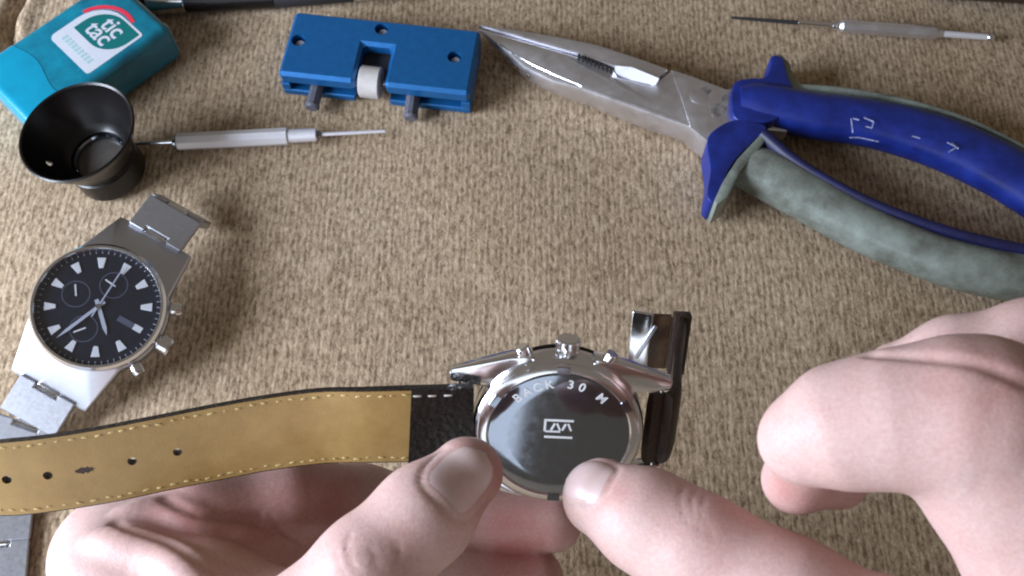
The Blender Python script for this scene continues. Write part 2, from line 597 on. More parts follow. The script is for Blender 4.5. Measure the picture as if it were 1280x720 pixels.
# ------------------------------------------------------------------ mint box
def build_mint_box():
    H = 1.85
    A = P(213, 33, H)
    B = P(36, 158, H)                    # near long edge of the top, right to left
    e1 = (A-B); e1.z = 0
    L = e1.length
    e1.normalize()
    e2 = Vector((-e1.y, e1.x, 0))        # towards the far side
    Wd = 3.75
    o = (A+B)/2 + e2*(Wd/2); o.z = 0
    Mx = frame(o, e1, e2, Vector((0, 0, 1)))
    t = thing('mint_box', 'teal plastic mint box with white label, lying behind the black loupe', 'mint box', Mx)
    lid = 1.75
    mesh_obj('body', box(0, 0, H/2, L, Wd, H), M['teal'], t, bevel=0.34, segs=5)
    # lid: a close cap over one end, its lip running in a slow wave
    ld = mesh_obj('lid', box(0, 0, H/2, L+0.03, Wd+0.03, H+0.03), M['teal_lid'], t, bevel=0.34, segs=5)
    bm = bmesh.new()
    bm.from_mesh(ld.data)
    for yy in np.linspace(-1.5, 1.5, 9):
        bmesh.ops.bisect_plane(bm, geom=bm.verts[:]+bm.edges[:]+bm.faces[:], plane_co=(0, yy, 0), plane_no=(0, 1, 0))
    bmesh.ops.bisect_plane(bm, geom=bm.verts[:]+bm.edges[:]+bm.faces[:], plane_co=(-L/2+lid, 0, 0), plane_no=(1, 0, 0), clear_outer=True)
    for v in bm.verts:
        if v.co.x > -L/2+lid-0.01: v.co.x += 0.16*math.sin(v.co.y*1.9+0.6)
    bm.to_mesh(ld.data)
    bm.free()
    mesh_obj('end_strip', box(L/2+0.005, -Wd/2+0.42, H/2-0.05, 0.05, 0.22, H-0.4), M['milky'], t, bevel=0.02)
    # label on the top
    inv = Mx.inverted()

    def q(px, py):
        p = inv @ P(px, py, H)
        return p.x, p.y
    x0, x1 = q(110, 93)[0]-0.02, q(178, 45)[0]+0.05
    y1, y0 = q(68, 42)[1], q(110, 93)[1]
    zt = H+0.006

    def rrect(x0, x1, y0, y1, rr, seg=6):
        out = []
        for (cx, cy, a0, r) in ((x1-rr[0], y0+rr[0], -90, rr[0]), (x1-rr[1], y1-rr[1], 0, rr[1]), (x0+rr[2], y1-rr[2], 90, rr[2]), (x0+rr[3], y0+rr[3], 180, rr[3])):
            for k in range(seg+1):
                a = R(a0+90*k/seg)
                out.append((cx+r*math.cos(a), cy+r*math.sin(a)))
        return out
    lw = y1-y0
    lh = x1-x0
    lab = mesh_obj('label', prism(rrect(x0, x1, y0, y1, (0.12, 1.25, 0.25, 0.15)), zt-0.02, zt+0.006), M['label_white'], t, angle=60)
    # leaf emblem: two sharp corners, two round ones
    lx0, lx1 = x0+lh*0.36, x1-0.10
    ly0, ly1 = y0+0.12, y1-0.30
    mesh_obj('emblem', prism(rrect(lx0, lx1, ly0, ly1, (0.05, 1.1, 0.05, 1.0), 8), zt, zt+0.012), M['label_green'], lab, angle=60)
    # red band round the far corner
    band = []
    for k in range(15):
        a = R(-20+100*k/14)
        band.append((x1-1.2+1.42*math.cos(a)+0.02, y1-1.25+1.42*math.sin(a)))
    for k in range(15):
        a = R(80-100*k/14)
        band.append((x1-1.2+1.26*math.cos(a)+0.02, y1-1.25+1.26*math.sin(a)))
    mesh_obj('red_band', prism(band, zt-0.01, zt+0.009), M['label_red'], lab, angle=60)
    tm = lambda x, y: frame((x, y, zt+0.016), (0, -1, 0), (1, 0, 0), (0, 0, 1))
    cx, cy = (lx0+lx1)/2, (ly0+ly1)/2
    text_mesh('lettering', 'tic', 0.98, M['label_white'], lab, tm(cx+0.27, cy-0.06), 0.004, 0.014)
    text_mesh('lettering', 'tac', 0.98, M['label_white'], lab, tm(cx-0.27, cy+0.10), 0.004, 0.014)
    # the faint line of small print
    parts = []
    for k in range(9):
        yy = y1-0.45-(lw-0.9)*k/8
        parts.append(box(x0+0.42, yy, zt+0.008, 0.26, 0.12, 0.006))
    mesh_obj('small_print', merge(*parts), M['label_pale'], lab)['kind'] = 'stuff'


build_mint_box()


# ------------------------------------------------------------------ eye loupe
def build_loupe():
    o = P(97, 166, 2.65); o.z = 0.06; o.x += 0.28
    tilt = Matrix.Rotation(R(-6), 4, 'Y')
    t = thing('eye_loupe', 'black eye loupe standing open side up, in front of the mint box', 'loupe', Matrix.Translation(o) @ tilt)
    prof = [(1.22, 0.0), (1.30, 0.06), (1.30, 0.95), (1.24, 1.0), (1.24, 1.08), (1.32, 1.14), (1.50, 1.6), (1.82, 2.3), (2.06, 2.82), (2.10, 2.95),
            (2.05, 3.0), (1.98, 2.95), (1.88, 2.6), (1.60, 2.0), (1.28, 1.45), (1.10, 1.2), (1.02, 1.15), (1.02, 0.0)]
    prof = [(r_, z_ if z_ < 1.2 else 1.2+(z_-1.2)*0.86) for r_, z_ in prof]
    c = mesh_obj('cup', ring_lathe(prof, 72), M['black_gloss'], t, angle=50)
    cutters = []
    for a in (205, 350):
        ca, sa = math.cos(R(a)), math.sin(R(a))
        m_ = axis_matrix((1.2*ca, 1.2*sa, 1.85), (2.2*ca, 2.2*sa, 1.6))
        cutters.append(xf(lathe([(0.12, 0), (0.12, 1.2)], 16), m_))
    cut(c, cutters)
    mesh_obj('lens_ring', ring_lathe([(0.9, 0.85), (1.015, 0.85), (1.015, 1.02), (0.95, 1.06), (0.9, 1.0)], 56), M['steel_dark'], t)
    mesh_obj('lens', lathe([(0.895, 0.72), (0.895, 0.86), (0.7, 0.92), (0.35, 0.955), (0.02, 0.96)], 48), M['lens'], t)


build_loupe()


# ------------------------------------------------------------------ blue case holder
def build_holder():
    H = 1.35
    TL, TR, BL = P(369, 13, H), P(601, 37, H), P(345, 88, H)
    ex = (TR-TL); ex.z = 0
    Wd = ex.length
    ex.normalize()
    ey = Vector((-ex.y, ex.x, 0))
    Dp = abs((TL-BL).dot(ey))+0.12
    o = (TL+TR)/2 - ey*Dp/2; o.z = 0
    Mx = frame(o, ex, ey, Vector((0, 0, 1)))
    inv = Mx.inverted()
    t = thing('watch_case_holder', 'blue metal watch case holder block with white roller and two grey pins', 'watch holder', Mx)

    def q(px, py, z=H):
        p = inv @ P(px, py, z)
        return p
    nx0, nx1 = q(452, 60).x, q(490, 60).x
    ny = q(470, 56).y
    w, d = Wd/2, Dp/2
    up = [(-w, -d), (nx0, -d), (nx0, ny), (nx1, ny), (nx1, -d), (w, -d), (w, d), (-w, d)]
    plate = mesh_obj('upper_plate', prism(up, 0.72, H), M['blue_metal'], t, bevel=0.13, segs=1, angle=40)
    holes = [q(373, 50), q(477, 36), q(568, 71)]
    cut(plate, [xf(lathe([(0.27, 0.0), (0.27, 1.0)], 28), Matrix.Translation((h.x, h.y, 0.6))) for h in holes])
    for h in holes:
        mesh_obj('hole_pin', xf(lathe([(0.2, 0.0), (0.2, 0.38), (0.15, 0.44)], 20), Matrix.Translation((h.x+0.04, h.y-0.03, 0.74))), M['grey_light'], t)
    # lower plate, its end walls, and a near-black block painting the slot's shade
    lo = [(-w, -d+0.02), (nx0-0.1, -d+0.02), (nx0-0.1, ny), (nx1+0.1, ny), (nx1+0.1, -d+0.02), (w, -d+0.02), (w, d), (-w, d)]
    mesh_obj('lower_plate', prism(lo, 0.02, 0.34), M['blue_metal'], t, bevel=0.04, segs=1)
    for s in (-1, 1):
        mesh_obj('end_wall', box(s*(w-0.17), 0, 0.53, 0.33, Dp-0.02, 0.376), M['blue_metal'], t, bevel=0.02, segs=1)
    mesh_obj('slot_shade', box(0, 0.45, 0.53, Wd-0.7, Dp-1.0, 0.376), M['near_black'], t)
    # roller in the notch: knurled wheel on an axle
    rx = (nx0+nx1)/2-0.06
    n = 40
    prof = []
    rl = lathe([(0.56, -0.40), (0.62, -0.36), (0.62, 0.36), (0.56, 0.40)], n)
    v = []
    for i, p in enumerate(rl[0]):
        k = 1.0 if i % 2 else 0.975
        v.append((p[0]*k, p[1]*k, p[2]))
    mr = frame((rx, -d+0.42, 0.82), (0, 1, 0), (0, 0, 1), (1, 0, 0))
    mesh_obj('roller', xf((v, rl[1]), mr), M['white_plastic'], t, angle=30)
    mesh_obj('axle', xf(lathe([(0.1, -0.9), (0.1, 0.9)], 12), mr), M['steel_dark'], t)
    # gripping pins poking out of the slot
    for (pa, pb) in (((399, 100), (390, 133)), ((517, 112), (513, 146))):
        a = q(*pa, 0.55); a.y += 0.3; a.z = 0.55
        b = q(*pb, 0.42); b.z = 0.40
        m_ = axis_matrix(a, b)
        Lp = (b-a).length
        mesh_obj('grip_pin', xf(merge(lathe([(0.27, 0.0), (0.27, Lp-0.1), (0.30, Lp-0.08), (0.30, Lp), (0.22, Lp+0.08)], 10)), m_), M['grey_plastic'], t, angle=30)


build_holder()


# ------------------------------------------------------------------ spring bar tools and pen
def rod_thing(name, label, cat, a, b, segs, group=None, hexn=None):
    """a tool lying along a-b; segs: (part name, t0, t1, r0, r1, material, sides)"""
    Mx = axis_matrix(a, b)
    L = (Vector(b)-Vector(a)).length
    t = thing(name, label, cat, Mx, group)
    for (pn, t0, t1, r0, r1, m_, n) in segs:
        z0, z1 = t0*L, t1*L
        c = min(0.03, (z1-z0)*0.2, r0*0.3, r1*0.3)
        pr = [(max(r0-c, 0.004), z0), (r0, z0+c), (r1, z1-c), (max(r1-c, 0.004), z1)]
        mesh_obj(pn, lathe(pr, n), m_, t, angle=28)
    return t


rod_thing('spring_bar_tool', 'bright silver spring bar tool with a thin tip at each end, right of the loupe', 'spring bar tool',
          P(168, 180, 0.36), P(482, 164, 0.33),
          [('fork_tip', 0.0, 0.155, 0.06, 0.09, M['steel'], 12), ('collar', 0.155, 0.17, 0.27, 0.27, M['steel_dark'], 24),
           ('handle', 0.17, 0.61, 0.33, 0.33, M['steel_tool'], 8), ('sleeve', 0.61, 0.725, 0.26, 0.25, M['steel_tool'], 20),
           ('nozzle', 0.725, 0.745, 0.15, 0.12, M['steel_dark'], 16), ('pin_tip', 0.745, 1.0, 0.075, 0.06, M['steel_tool'], 12)])


def build_probe():
    a, b = P(914, 22, 0.24), P(1243, 47, 0.26)
    t = rod_thing('small_screwdriver', 'slim grey screwdriver with dark blade above the pliers', 'screwdriver', a, b,
                  [('blade', 0.0, 0.255, 0.055, 0.085, M['near_black'], 10), ('shank', 0.255, 0.385, 0.10, 0.11, M['steel'], 16),
                   ('collar', 0.385, 0.40, 0.17, 0.17, M['steel'], 20), ('tail_rod', 0.80, 0.985, 0.135, 0.12, M['steel_tool'], 18)])
    L = (b-a).length
    # knurled handle: alternate rings
    pr = []
    k = 34
    for i in range(k):
        z = (0.40+0.40*i/(k-1))*L
        r = 0.27 if 1 < i < k-2 else 0.19
        pr.append((r-(0.014 if i % 2 else 0), z))
    mesh_obj('handle', lathe(pr, 14), M['steel_worn'], t, angle=20)
    mesh_obj('ball_end', xf(lathe([(0.03, -0.17), (0.12, -0.13), (0.165, -0.05), (0.165, 0.05), (0.12, 0.13), (0.03, 0.165)], 20), Matrix.Translation((0, 0, 0.985*L))), M['steel'], t, angle=60)


build_probe()

pa, pb = P(120, 4, 0.52), P(565, -14, 0.45)
pen = rod_thing('pen', 'black pen with a silver ring lying along the top edge above the blue holder', 'pen', pa, pb,
                [('cap', 0.07, 0.145, 0.50, 0.52, M['black_gloss'], 32), ('ring', 0.145, 0.25, 0.535, 0.535, M['steel'], 36),
                 ('barrel', 0.25, 0.50, 0.52, 0.50, M['black_gloss'], 32), ('grip', 0.50, 0.72, 0.49, 0.36, M['black_matte'], 32),
                 ('nose', 0.72, 0.94, 0.34, 0.20, M['steel'], 32), ('point', 0.94, 1.02, 0.14, 0.04, M['steel'], 20)])
rod_thing('dark_item', 'dark rounded item barely showing at the top right corner', 'dark_item',  # unidentified dark item, built as a plain rounded bar
          P(1165, -22, 0.6), P(1400, -10, 0.6),
          [('barrel', 0.0, 0.6, 0.62, 0.66, M['leather_brown'], 28), ('cap', 0.6, 1.0, 0.70, 0.70, M['black_matte'], 28)])


# ------------------------------------------------------------------ pliers
def build_pliers():
    base = P(860, 150, 0)
    t = thing('pliers', 'long nose pliers with blue and worn grey grips lying open', 'pliers', Matrix.Translation(base))
    inv = Matrix.Translation(-base)
    ZT = 1.25

    def rounded(pts, k=4):
        """closed outline eased through its corners"""
        q = catmull([pts[-1]]+list(pts)+[pts[0], pts[1]], k)
        return [tuple(p) for p in q[k:k+len(pts)*k]]


    def W(px, py, z):
        return inv @ P(px, py, z)

    def plate(name, pts, z0, z1, material, bevel, segs=2, parent=t, zfun=None, ang=25):
        """outline given as seen on its upper face"""
        top = []
        for q_ in pts:
            z = z1 if zfun is None else zfun(q_[0])
            top.append(W(q_[0], q_[1], z))
        bot = [Vector((p.x, p.y, z0 if zfun is None else max(z0, 0.5-(p.z-0.5)))) for p in top]
        n = len(top)
        f = [tuple(range(n-1, -1, -1)), tuple(range(n, 2*n))] + [(i, (i+1) % n, n+(i+1) % n, n+i) for i in range(n)]
        o_ = mesh_obj(name, (bot+top, f), material, parent, bevel=bevel, segs=segs, angle=25)
        o_.data.set_sharp_from_angle(angle=R(ang))
        return o_

    zf = lambda x: 0.62+(ZT-0.62)*min(1, max(0, (x-596)/190))**0.8
    # lower jaw: near edge curves from the tip to the joint
    low = [(596, 33), (640, 46), (700, 63), (722, 70), (768, 86), (772, 95), (815, 106), (838, 88), (868, 96), (912, 116), (906, 150), (880, 172), (858, 157), (800, 137), (724, 110), (690, 101), (655, 84), (622, 56)]
    lj = mesh_obj_jaw = plate('lower_jaw', low, 0.12, ZT, M['steel_worn'], 0.13, 2, zfun=zf)
    hi = [(597, 30), (640, 36), (700, 46), (748, 56), (800, 73), (836, 86), (818, 101), (774, 89), (768, 83), (722, 67), (690, 58.5), (640, 43.5)]
    plate('upper_jaw', hi, 0.12, ZT, M['steel_worn'], 0.07, 2, zfun=lambda x: zf(x)+0.015)
    # pipe grip teeth between the jaws
    for i in range(9):
        x, y = 724+i*5.0, 70.5+i*2.25
        c = W(x, y, ZT-0.05)
        mesh_obj('tooth', box(c.x, c.y, ZT-0.2, 0.10, 0.2, 0.4), M['near_black'], t)
    g = [(770, 86), (776, 80), (790, 84), (822, 97), (818, 105), (800, 103), (774, 96)]
    def facet(name, tops, bots, zt_, zb_, material):
        # a ground facet: its upper edge on the jaw, its lower edge towards the near side
        A = [W(x, y, zt_(x)) for x, y in tops]
        B = [W(x, y, zb_(x)) for x, y in bots]
        n = len(A)
        C = [Vector((p.x, p.y, 0.3)) for p in B]
        E = [Vector((p.x, p.y, 0.3)) for p in A]
        V = A+B+C+E
        Fc = []
        for i in range(n-1):
            for k in range(4):
                a, b = k*n, ((k+1) % 4)*n
                Fc.append((a+i, a+i+1, b+i+1, b+i))
        Fc += [(0, n, 2*n, 3*n), (n-1, 4*n-1, 3*n-1, 2*n-1)]
        mesh_obj(name, (V, Fc), material, t, angle=20)
    facet('cutting_bevel', [(769, 82), (790, 84), (824, 98)], [(772, 92), (790, 100), (819, 107)], lambda x: ZT+0.26, lambda x: ZT-0.05, M['steel_tool'])
    facet('jaw_bevel', [(624, 54), (640, 66), (665, 80), (695, 94), (728, 107)], [(623, 56), (636, 75), (659, 93), (690, 105), (727, 109)], lambda x: zf(x)+0.02, lambda x: zf(x)-0.34*max(0.05, 1-abs((x-664)/62)**2), M['steel'])
    # joint
    pivot = W(868, 118, ZT)
    jt = [(838, 88), (866, 97), (905, 112), (922, 118), (918, 150), (884, 178), (862, 160), (852, 128)]
    plate('joint', [(p[0]+1, p[1]-1) for p in jt], 0.1, ZT+0.018, M['steel_worn'], 0.02)
    for st in ([(876, 110), (884, 106), (892, 112), (886, 119), (879, 118)], [(888, 132), (900, 128), (911, 134), (906, 143), (893, 146)], [(905, 116), (912, 117), (912, 130), (904, 128)]):
        plate('stain', [(a_-2, b_+1) for a_, b_ in st], ZT, ZT+0.024, M['steel_joint'], 0)
    mesh_obj('rivet', xf(lathe([(0.34, -0.05), (0.34, 0.0), (0.32, 0.012)], 28), Matrix.Translation((pivot.x+0.15, pivot.y-0.1, ZT+0.022))), M['steel_worn'], t)
    # shanks running into the grips
    plate('shank', [(885, 112), (940, 108), (990, 122), (985, 165), (930, 160), (890, 140)], 0.35, 0.98, M['steel_worn'], 0.1)
    plate('shank', [(868, 140), (905, 135), (930, 160), (950, 210), (915, 215), (882, 178)], 0.35, 0.95, M['steel_worn'], 0.1)

    def grip(name, ctr, hw_px, zc, hh, material, parent=t, n=24, power=2.3):
        pts = catmull([(*W(x, y, z), w) for (x, y), w, z in zip(ctr, hw_px, zc)], 7)
        m = len(pts)
        hh2 = np.interp(np.linspace(0, 1, m), np.linspace(0, 1, len(hh)), hh)
        C = [Vector(p[:3]) for p in pts]
        S, U, HW = [], [], []
        for i in range(m):
            tg = (C[min(i+1, m-1)]-C[max(i-1, 0)]); tg.z = 0; tg.normalize()
            S.append(Vector((-tg.y, tg.x, 0))); U.append(Vector((0, 0, 1)))
            HW.append(pts[i][3]/31.5)
        return mesh_obj(name, sweep(C, S, U, HW, hh2, n, power), material, parent, angle=50)

    zc = [1.0]*8
    up = grip('grip', [(922, 130), (950, 132), (1010, 144), (1080, 153), (1150, 170), (1215, 195), (1290, 236), (1400, 318)],
              [19, 25, 26, 27, 30, 32, 33, 30], zc, [0.7, 0.85, 0.85, 0.85, 0.85, 0.8, 0.7], M['blue_grip'])
    grip('grip_back', [(985, 112), (1010, 118), (1080, 128), (1150, 144), (1215, 167), (1290, 208), (1400, 292)],
         [3, 7, 7, 6, 6, 6, 6], [0.8]*7, [0.3, 0.62, 0.66, 0.66, 0.6], M['grey_grip'], up)
    # guard: collar with its horn
    hz = 1.25
    plate('guard', rounded([(918, 103), (938, 97), (955, 96), (962, 84), (963, 72), (970, 68), (980, 74), (985, 95), (992, 112), (985, 138), (960, 152), (922, 150), (914, 130)]), 0.2, hz+0.25, M['blue_grip'], 0.2, 5, up, None, 80)
    plate('guard_rim', [(966, 70), (976, 66), (988, 78), (994, 98), (1012, 112), (1000, 120), (986, 112), (976, 92)], 0.15, hz, M['grey_grip'], 0.1, 2, up)
    # worn white print on the upper grip
    marks = [((1064, 148), (1066, 166)), ((1066, 148), (1074, 150)), ((1080, 147), (1092, 152)), ((1092, 152), (1090, 160)), ((1090, 160), (1082, 158)),
             ((1062, 172), (1074, 172)), ((1074, 172), (1098, 177)), ((1140, 170), (1150, 173)), ((1184, 178), (1196, 184)), ((1196, 184), (1186, 190)), ((1190, 179), (1198, 186))]
    ms = []
    for (a, b) in marks:
        z = 1.872
        A, B = W(*a, z), W(*b, z)
        dl = (B-A).length
        ms.append(xf(box(dl/2, 0, 0, dl, 0.036, 0.03), frame(A, (B-A).normalized(), Vector((0, 0, 1)).cross((B-A).normalized()), (0, 0, 1))))
    mesh_obj('worn_print', merge(*ms), M['grip_mark'], up)['kind'] = 'stuff'
    # lower grip
    lowg = grip('grip', [(928, 206), (962, 220), (1010, 246), (1070, 281), (1140, 312), (1210, 335), (1290, 348), (1400, 350)],
                [25, 29, 28, 26, 25, 26, 27, 27], [0.9]*8, [0.70, 0.85, 0.86, 0.86, 0.84, 0.84, 0.8], M['grey_grip'])
    grip('inner_edge', [(950, 176), (985, 207), (1030, 236), (1085, 264), (1150, 289), (1215, 308), (1290, 322), (1400, 322)],
         [10, 9, 8, 8, 8, 8, 9, 9], [1.05]*8, [0.7, 0.74, 0.74, 0.74, 0.7], M['blue_grip_dark'], lowg)
    plate('guard', rounded([(884, 176), (896, 160), (918, 150), (945, 153), (958, 160), (940, 178), (915, 205), (898, 240), (892, 252), (884, 244), (888, 212)]), 0.2, 1.5, M['blue_grip'], 0.2, 5, lowg, None, 80)
    plate('guard_rim', [(955, 163), (962, 168), (946, 190), (925, 215), (910, 246), (896, 256), (893, 250), (904, 226), (922, 198)], 0.15, 1.62, M['grey_grip'], 0.06, 2, lowg)


build_pliers()


# ------------------------------------------------------------------ steel bracelet watch on the cloth
def link_mesh(w, l, th):
    return box(0, 0, 0, w, l, th)


def build_steel_watch():
    zc = 2.05
    o = P(123, 383, zc)
    n = Vector((0.20, -0.20, 1)).normalized()
    y = P(205, 272, zc)-o
    y = (y-n*y.dot(n)).normalized()
    x = y.cross(n)
    Mx = frame(o, x, y, n)
    t = thing('steel_watch', 'steel chronograph wristwatch with blue black dial lying face up on the cloth', 'wristwatch', Mx)
    N = 120
    rin = 2.06

    def rout(a):
        ca, sa = math.cos(a), math.sin(a)
        r = 2.2
        for rr in np.linspace(2.2, 3.7, 151):
            X, Y = abs(rr*ca), abs(rr*sa)
            if Y < 3.12 and X < 1.98-0.195*Y:
                r = rr
        return r
    V, Fc = [], []
    rows = 6
    for i in range(N):
        a = 2*math.pi*i/N
        ro = rout(a)
        yo = abs(ro*math.sin(a))
        zo = -0.16-0.42*max(0, (yo-1.5)/1.1)
        prof = [(rin, -0.10), (ro-0.06, zo), (ro, zo-0.07), (ro, min(-0.62, zo-0.3)), (ro-0.12, min(-0.75, zo-0.4)), (1.85, -0.98)]
        for r, z in prof:
            V.append((r*math.cos(a), r*math.sin(a), z))
    for i in range(N):
        j = (i+1) % N
        for k in range(rows-1):
            Fc.append((i*rows+k, j*rows+k, j*rows+k+1, i*rows+k+1))
    Fc.append(tuple(i*rows for i in range(N)))
    Fc.append(tuple(i*rows+rows-1 for i in reversed(range(N))))
    mesh_obj('case', (V, Fc), M['steel_satin'], t, angle=22)
    mesh_obj('bezel', ring_lathe([(2.15, -0.12), (2.14, 0.02), (2.06, 0.12), (1.98, 0.12), (1.93, 0.03), (1.93, -0.12)], 96), M['steel'], t, angle=30)
    dial = mesh_obj('dial', lathe([(1.945, -0.088), (1.945, -0.07)], 72), M['dial'], t)
    # minute track
    tk = []
    for i in range(60):
        a = 2*math.pi*i/60
        tk.append(xf(box(0, 1.86, -0.067, 0.022, 0.07, 0.006), Matrix.Rotation(-a, 4, 'Z')))
    mesh_obj('minute_track', merge(*tk), M['label_white'], dial)['kind'] = 'stuff'
    src = None
    for i in range(12):
        if i == 3: continue
        rot = Matrix.Rotation(-2*math.pi*i/12, 4, 'Z')
        if src is None:
            src = mesh_obj('hour_marker', prism([(-0.07, 1.32), (0.07, 1.32), (0.145, 1.68), (-0.145, 1.68)], -0.068, -0.03), M['lume'], dial, bevel=0.012, segs=1)
        else:
            clone(src, dial, rot)
    mesh_obj('date_window', box(1.45, 0.0, -0.06, 0.3, 0.2, 0.02), M['lume'], dial)
    mesh_obj('day_window', box(1.0, 0.0, -0.06, 0.55, 0.2, 0.016), M['subdial'], dial)
    for (sx, sy) in ((0, 0.85), (-0.85, 0.0), (0, -0.85)):
        sd = mesh_obj('subdial', xf(ring_lathe([(0.42, -0.068), (0.45, -0.068), (0.45, -0.06), (0.42, -0.06)], 40), Matrix.Translation((sx, sy, 0))), M['subdial'], dial)
        ang = random.uniform(0, 6.28)
        mesh_obj('subdial_hand', xf(box(0, 0.13, -0.052, 0.05, 0.4, 0.012), Matrix.Translation((sx, sy, 0)) @ Matrix.Rotation(ang, 4, 'Z')), M['lume'], sd)

    def hand(name, deg, L, w, z, tail=0.25, m_='steel'):
        poly = [(-w*0.5, -tail), (w*0.5, -tail), (w*0.5, L*0.75), (0, L), (-w*0.5, L*0.75)]
        mesh_obj(name, xf(prism(poly, z, z+0.014), Matrix.Rotation(R(-deg), 4, 'Z')), M[m_], dial)
    hand('hour_hand', 132, 1.02, 0.13, -0.03, m_='label_white')
    hand('minute_hand', 199, 1.62, 0.105, -0.008, m_='label_white')
    hand('second_hand', -2, 1.6, 0.045, 0.014, 0.4, m_='label_white')
    mesh_obj('hand_hub', lathe([(0.09, -0.03), (0.09, 0.035)], 20), M['steel'], dial)
    mesh_obj('crystal', lathe([(1.93, 0.05), (1.93, 0.09)], 72), M['crystal'], t, flat=True)

    def knob(name, deg, r0, r1, rad, z, knurl=False):
        a = R(90-deg)
        A = Vector((r0*math.cos(a), r0*math.sin(a), z)); B = Vector((r1*math.cos(a), r1*math.sin(a), z))
        L = r1-r0
        pr = [(rad*0.7, 0), (rad*0.7, L*0.22), (rad*0.95, L*0.26), (rad, L*0.32), (rad, L*0.88), (rad*0.85, L)]
        mesh_obj(name, xf(lathe(pr, 24 if knurl else 28), axis_matrix(A, B)), M['steel'], t, angle=20 if knurl else 40)
    knob('crown', 90, 2.1, 2.66, 0.34, -0.42, True)
    knob('pusher', 60, 2.1, 2.60, 0.23, -0.40)
    knob('pusher', 118, 2.1, 2.60, 0.23, -0.40)
    # bracelet links: one plate each with a bright centre bar
    plate0 = bar0 = pin0 = None

    def chain(sgn, steps, yaws=()):
        nonlocal plate0, bar0, pin0
        yy, zz, ang = 3.0, -0.80, 0.0
        yaw, xx = 0.0, 0.0
        for i_, (da, l) in enumerate(steps):
            if i_ < len(yaws): yaw += R(yaws[i_])
            ang += R(da)
            dy, dz = math.cos(ang), -math.sin(ang)
            cy, cz = yy+dy*(l/2+0.09), zz+dz*(l/2+0.09)
            h_ = l/2+0.03
            ds, dc_ = math.sin(yaw)*math.cos(ang), math.cos(yaw)*math.cos(ang)
            ydir = Vector((ds, sgn*dc_, dz)); nrm_ = Vector((math.sin(yaw)*math.sin(ang), sgn*math.cos(yaw)*math.sin(ang), math.cos(ang)))
            xdir = ydir.cross(nrm_)
            m_ = frame((xx+ds*h_, sgn*(yy+dc_*h_), zz+dz*h_), xdir, ydir, nrm_)
            if plate0 is None:
                outer = [(-1.0, -0.64), (-0.42, -0.64), (-0.42, -0.46), (0.42, -0.46), (0.42, -0.64), (1.0, -0.64), (1.0, 0.64), (-1.0, 0.64)]
                plate0 = mesh_obj('link', prism(outer, -0.15, 0.15), M['steel_link'], t, bevel=0.04, segs=1, flat=True)
                plate0.matrix_local = m_
                lk = plate0
                bar0 = mesh_obj('centre_bar', box(0, -0.58, 0.03, 0.80, 0.22, 0.27), M['steel'], lk, bevel=0.07, segs=1, flat=True)
            else:
                lk = clone(plate0, t, m_)
                clone(bar0, lk, Matrix.Identity(4))
            xx, yy, zz = xx+ds*(l+0.035), yy+dc_*(l+0.035), zz+dz*(l+0.035)
        return yy, zz
    chain(1, [(8, 1.26), (66, 1.26)])
    chain(-1, [(12, 1.26), (-6, 1.26), (-10, 1.26), (-7, 1.26), (-2, 1.26), (0, 1.26), (0, 1.26), (0, 1.26)], (0, 9, 14, 8, 2, 0, 0))


build_steel_watch()


# ------------------------------------------------------------------ watch on the leather strap, held back up
WN = Vector((0.0, -0.766, 0.643)).normalized()       # the way its back faces
WX = Vector((0.995, -0.02, -0.05)); WX = (WX-WN*WX.dot(WN)).normalized()
WY = WN.cross(WX)                                    # crown side
WO = D(698, 545, 23.5)


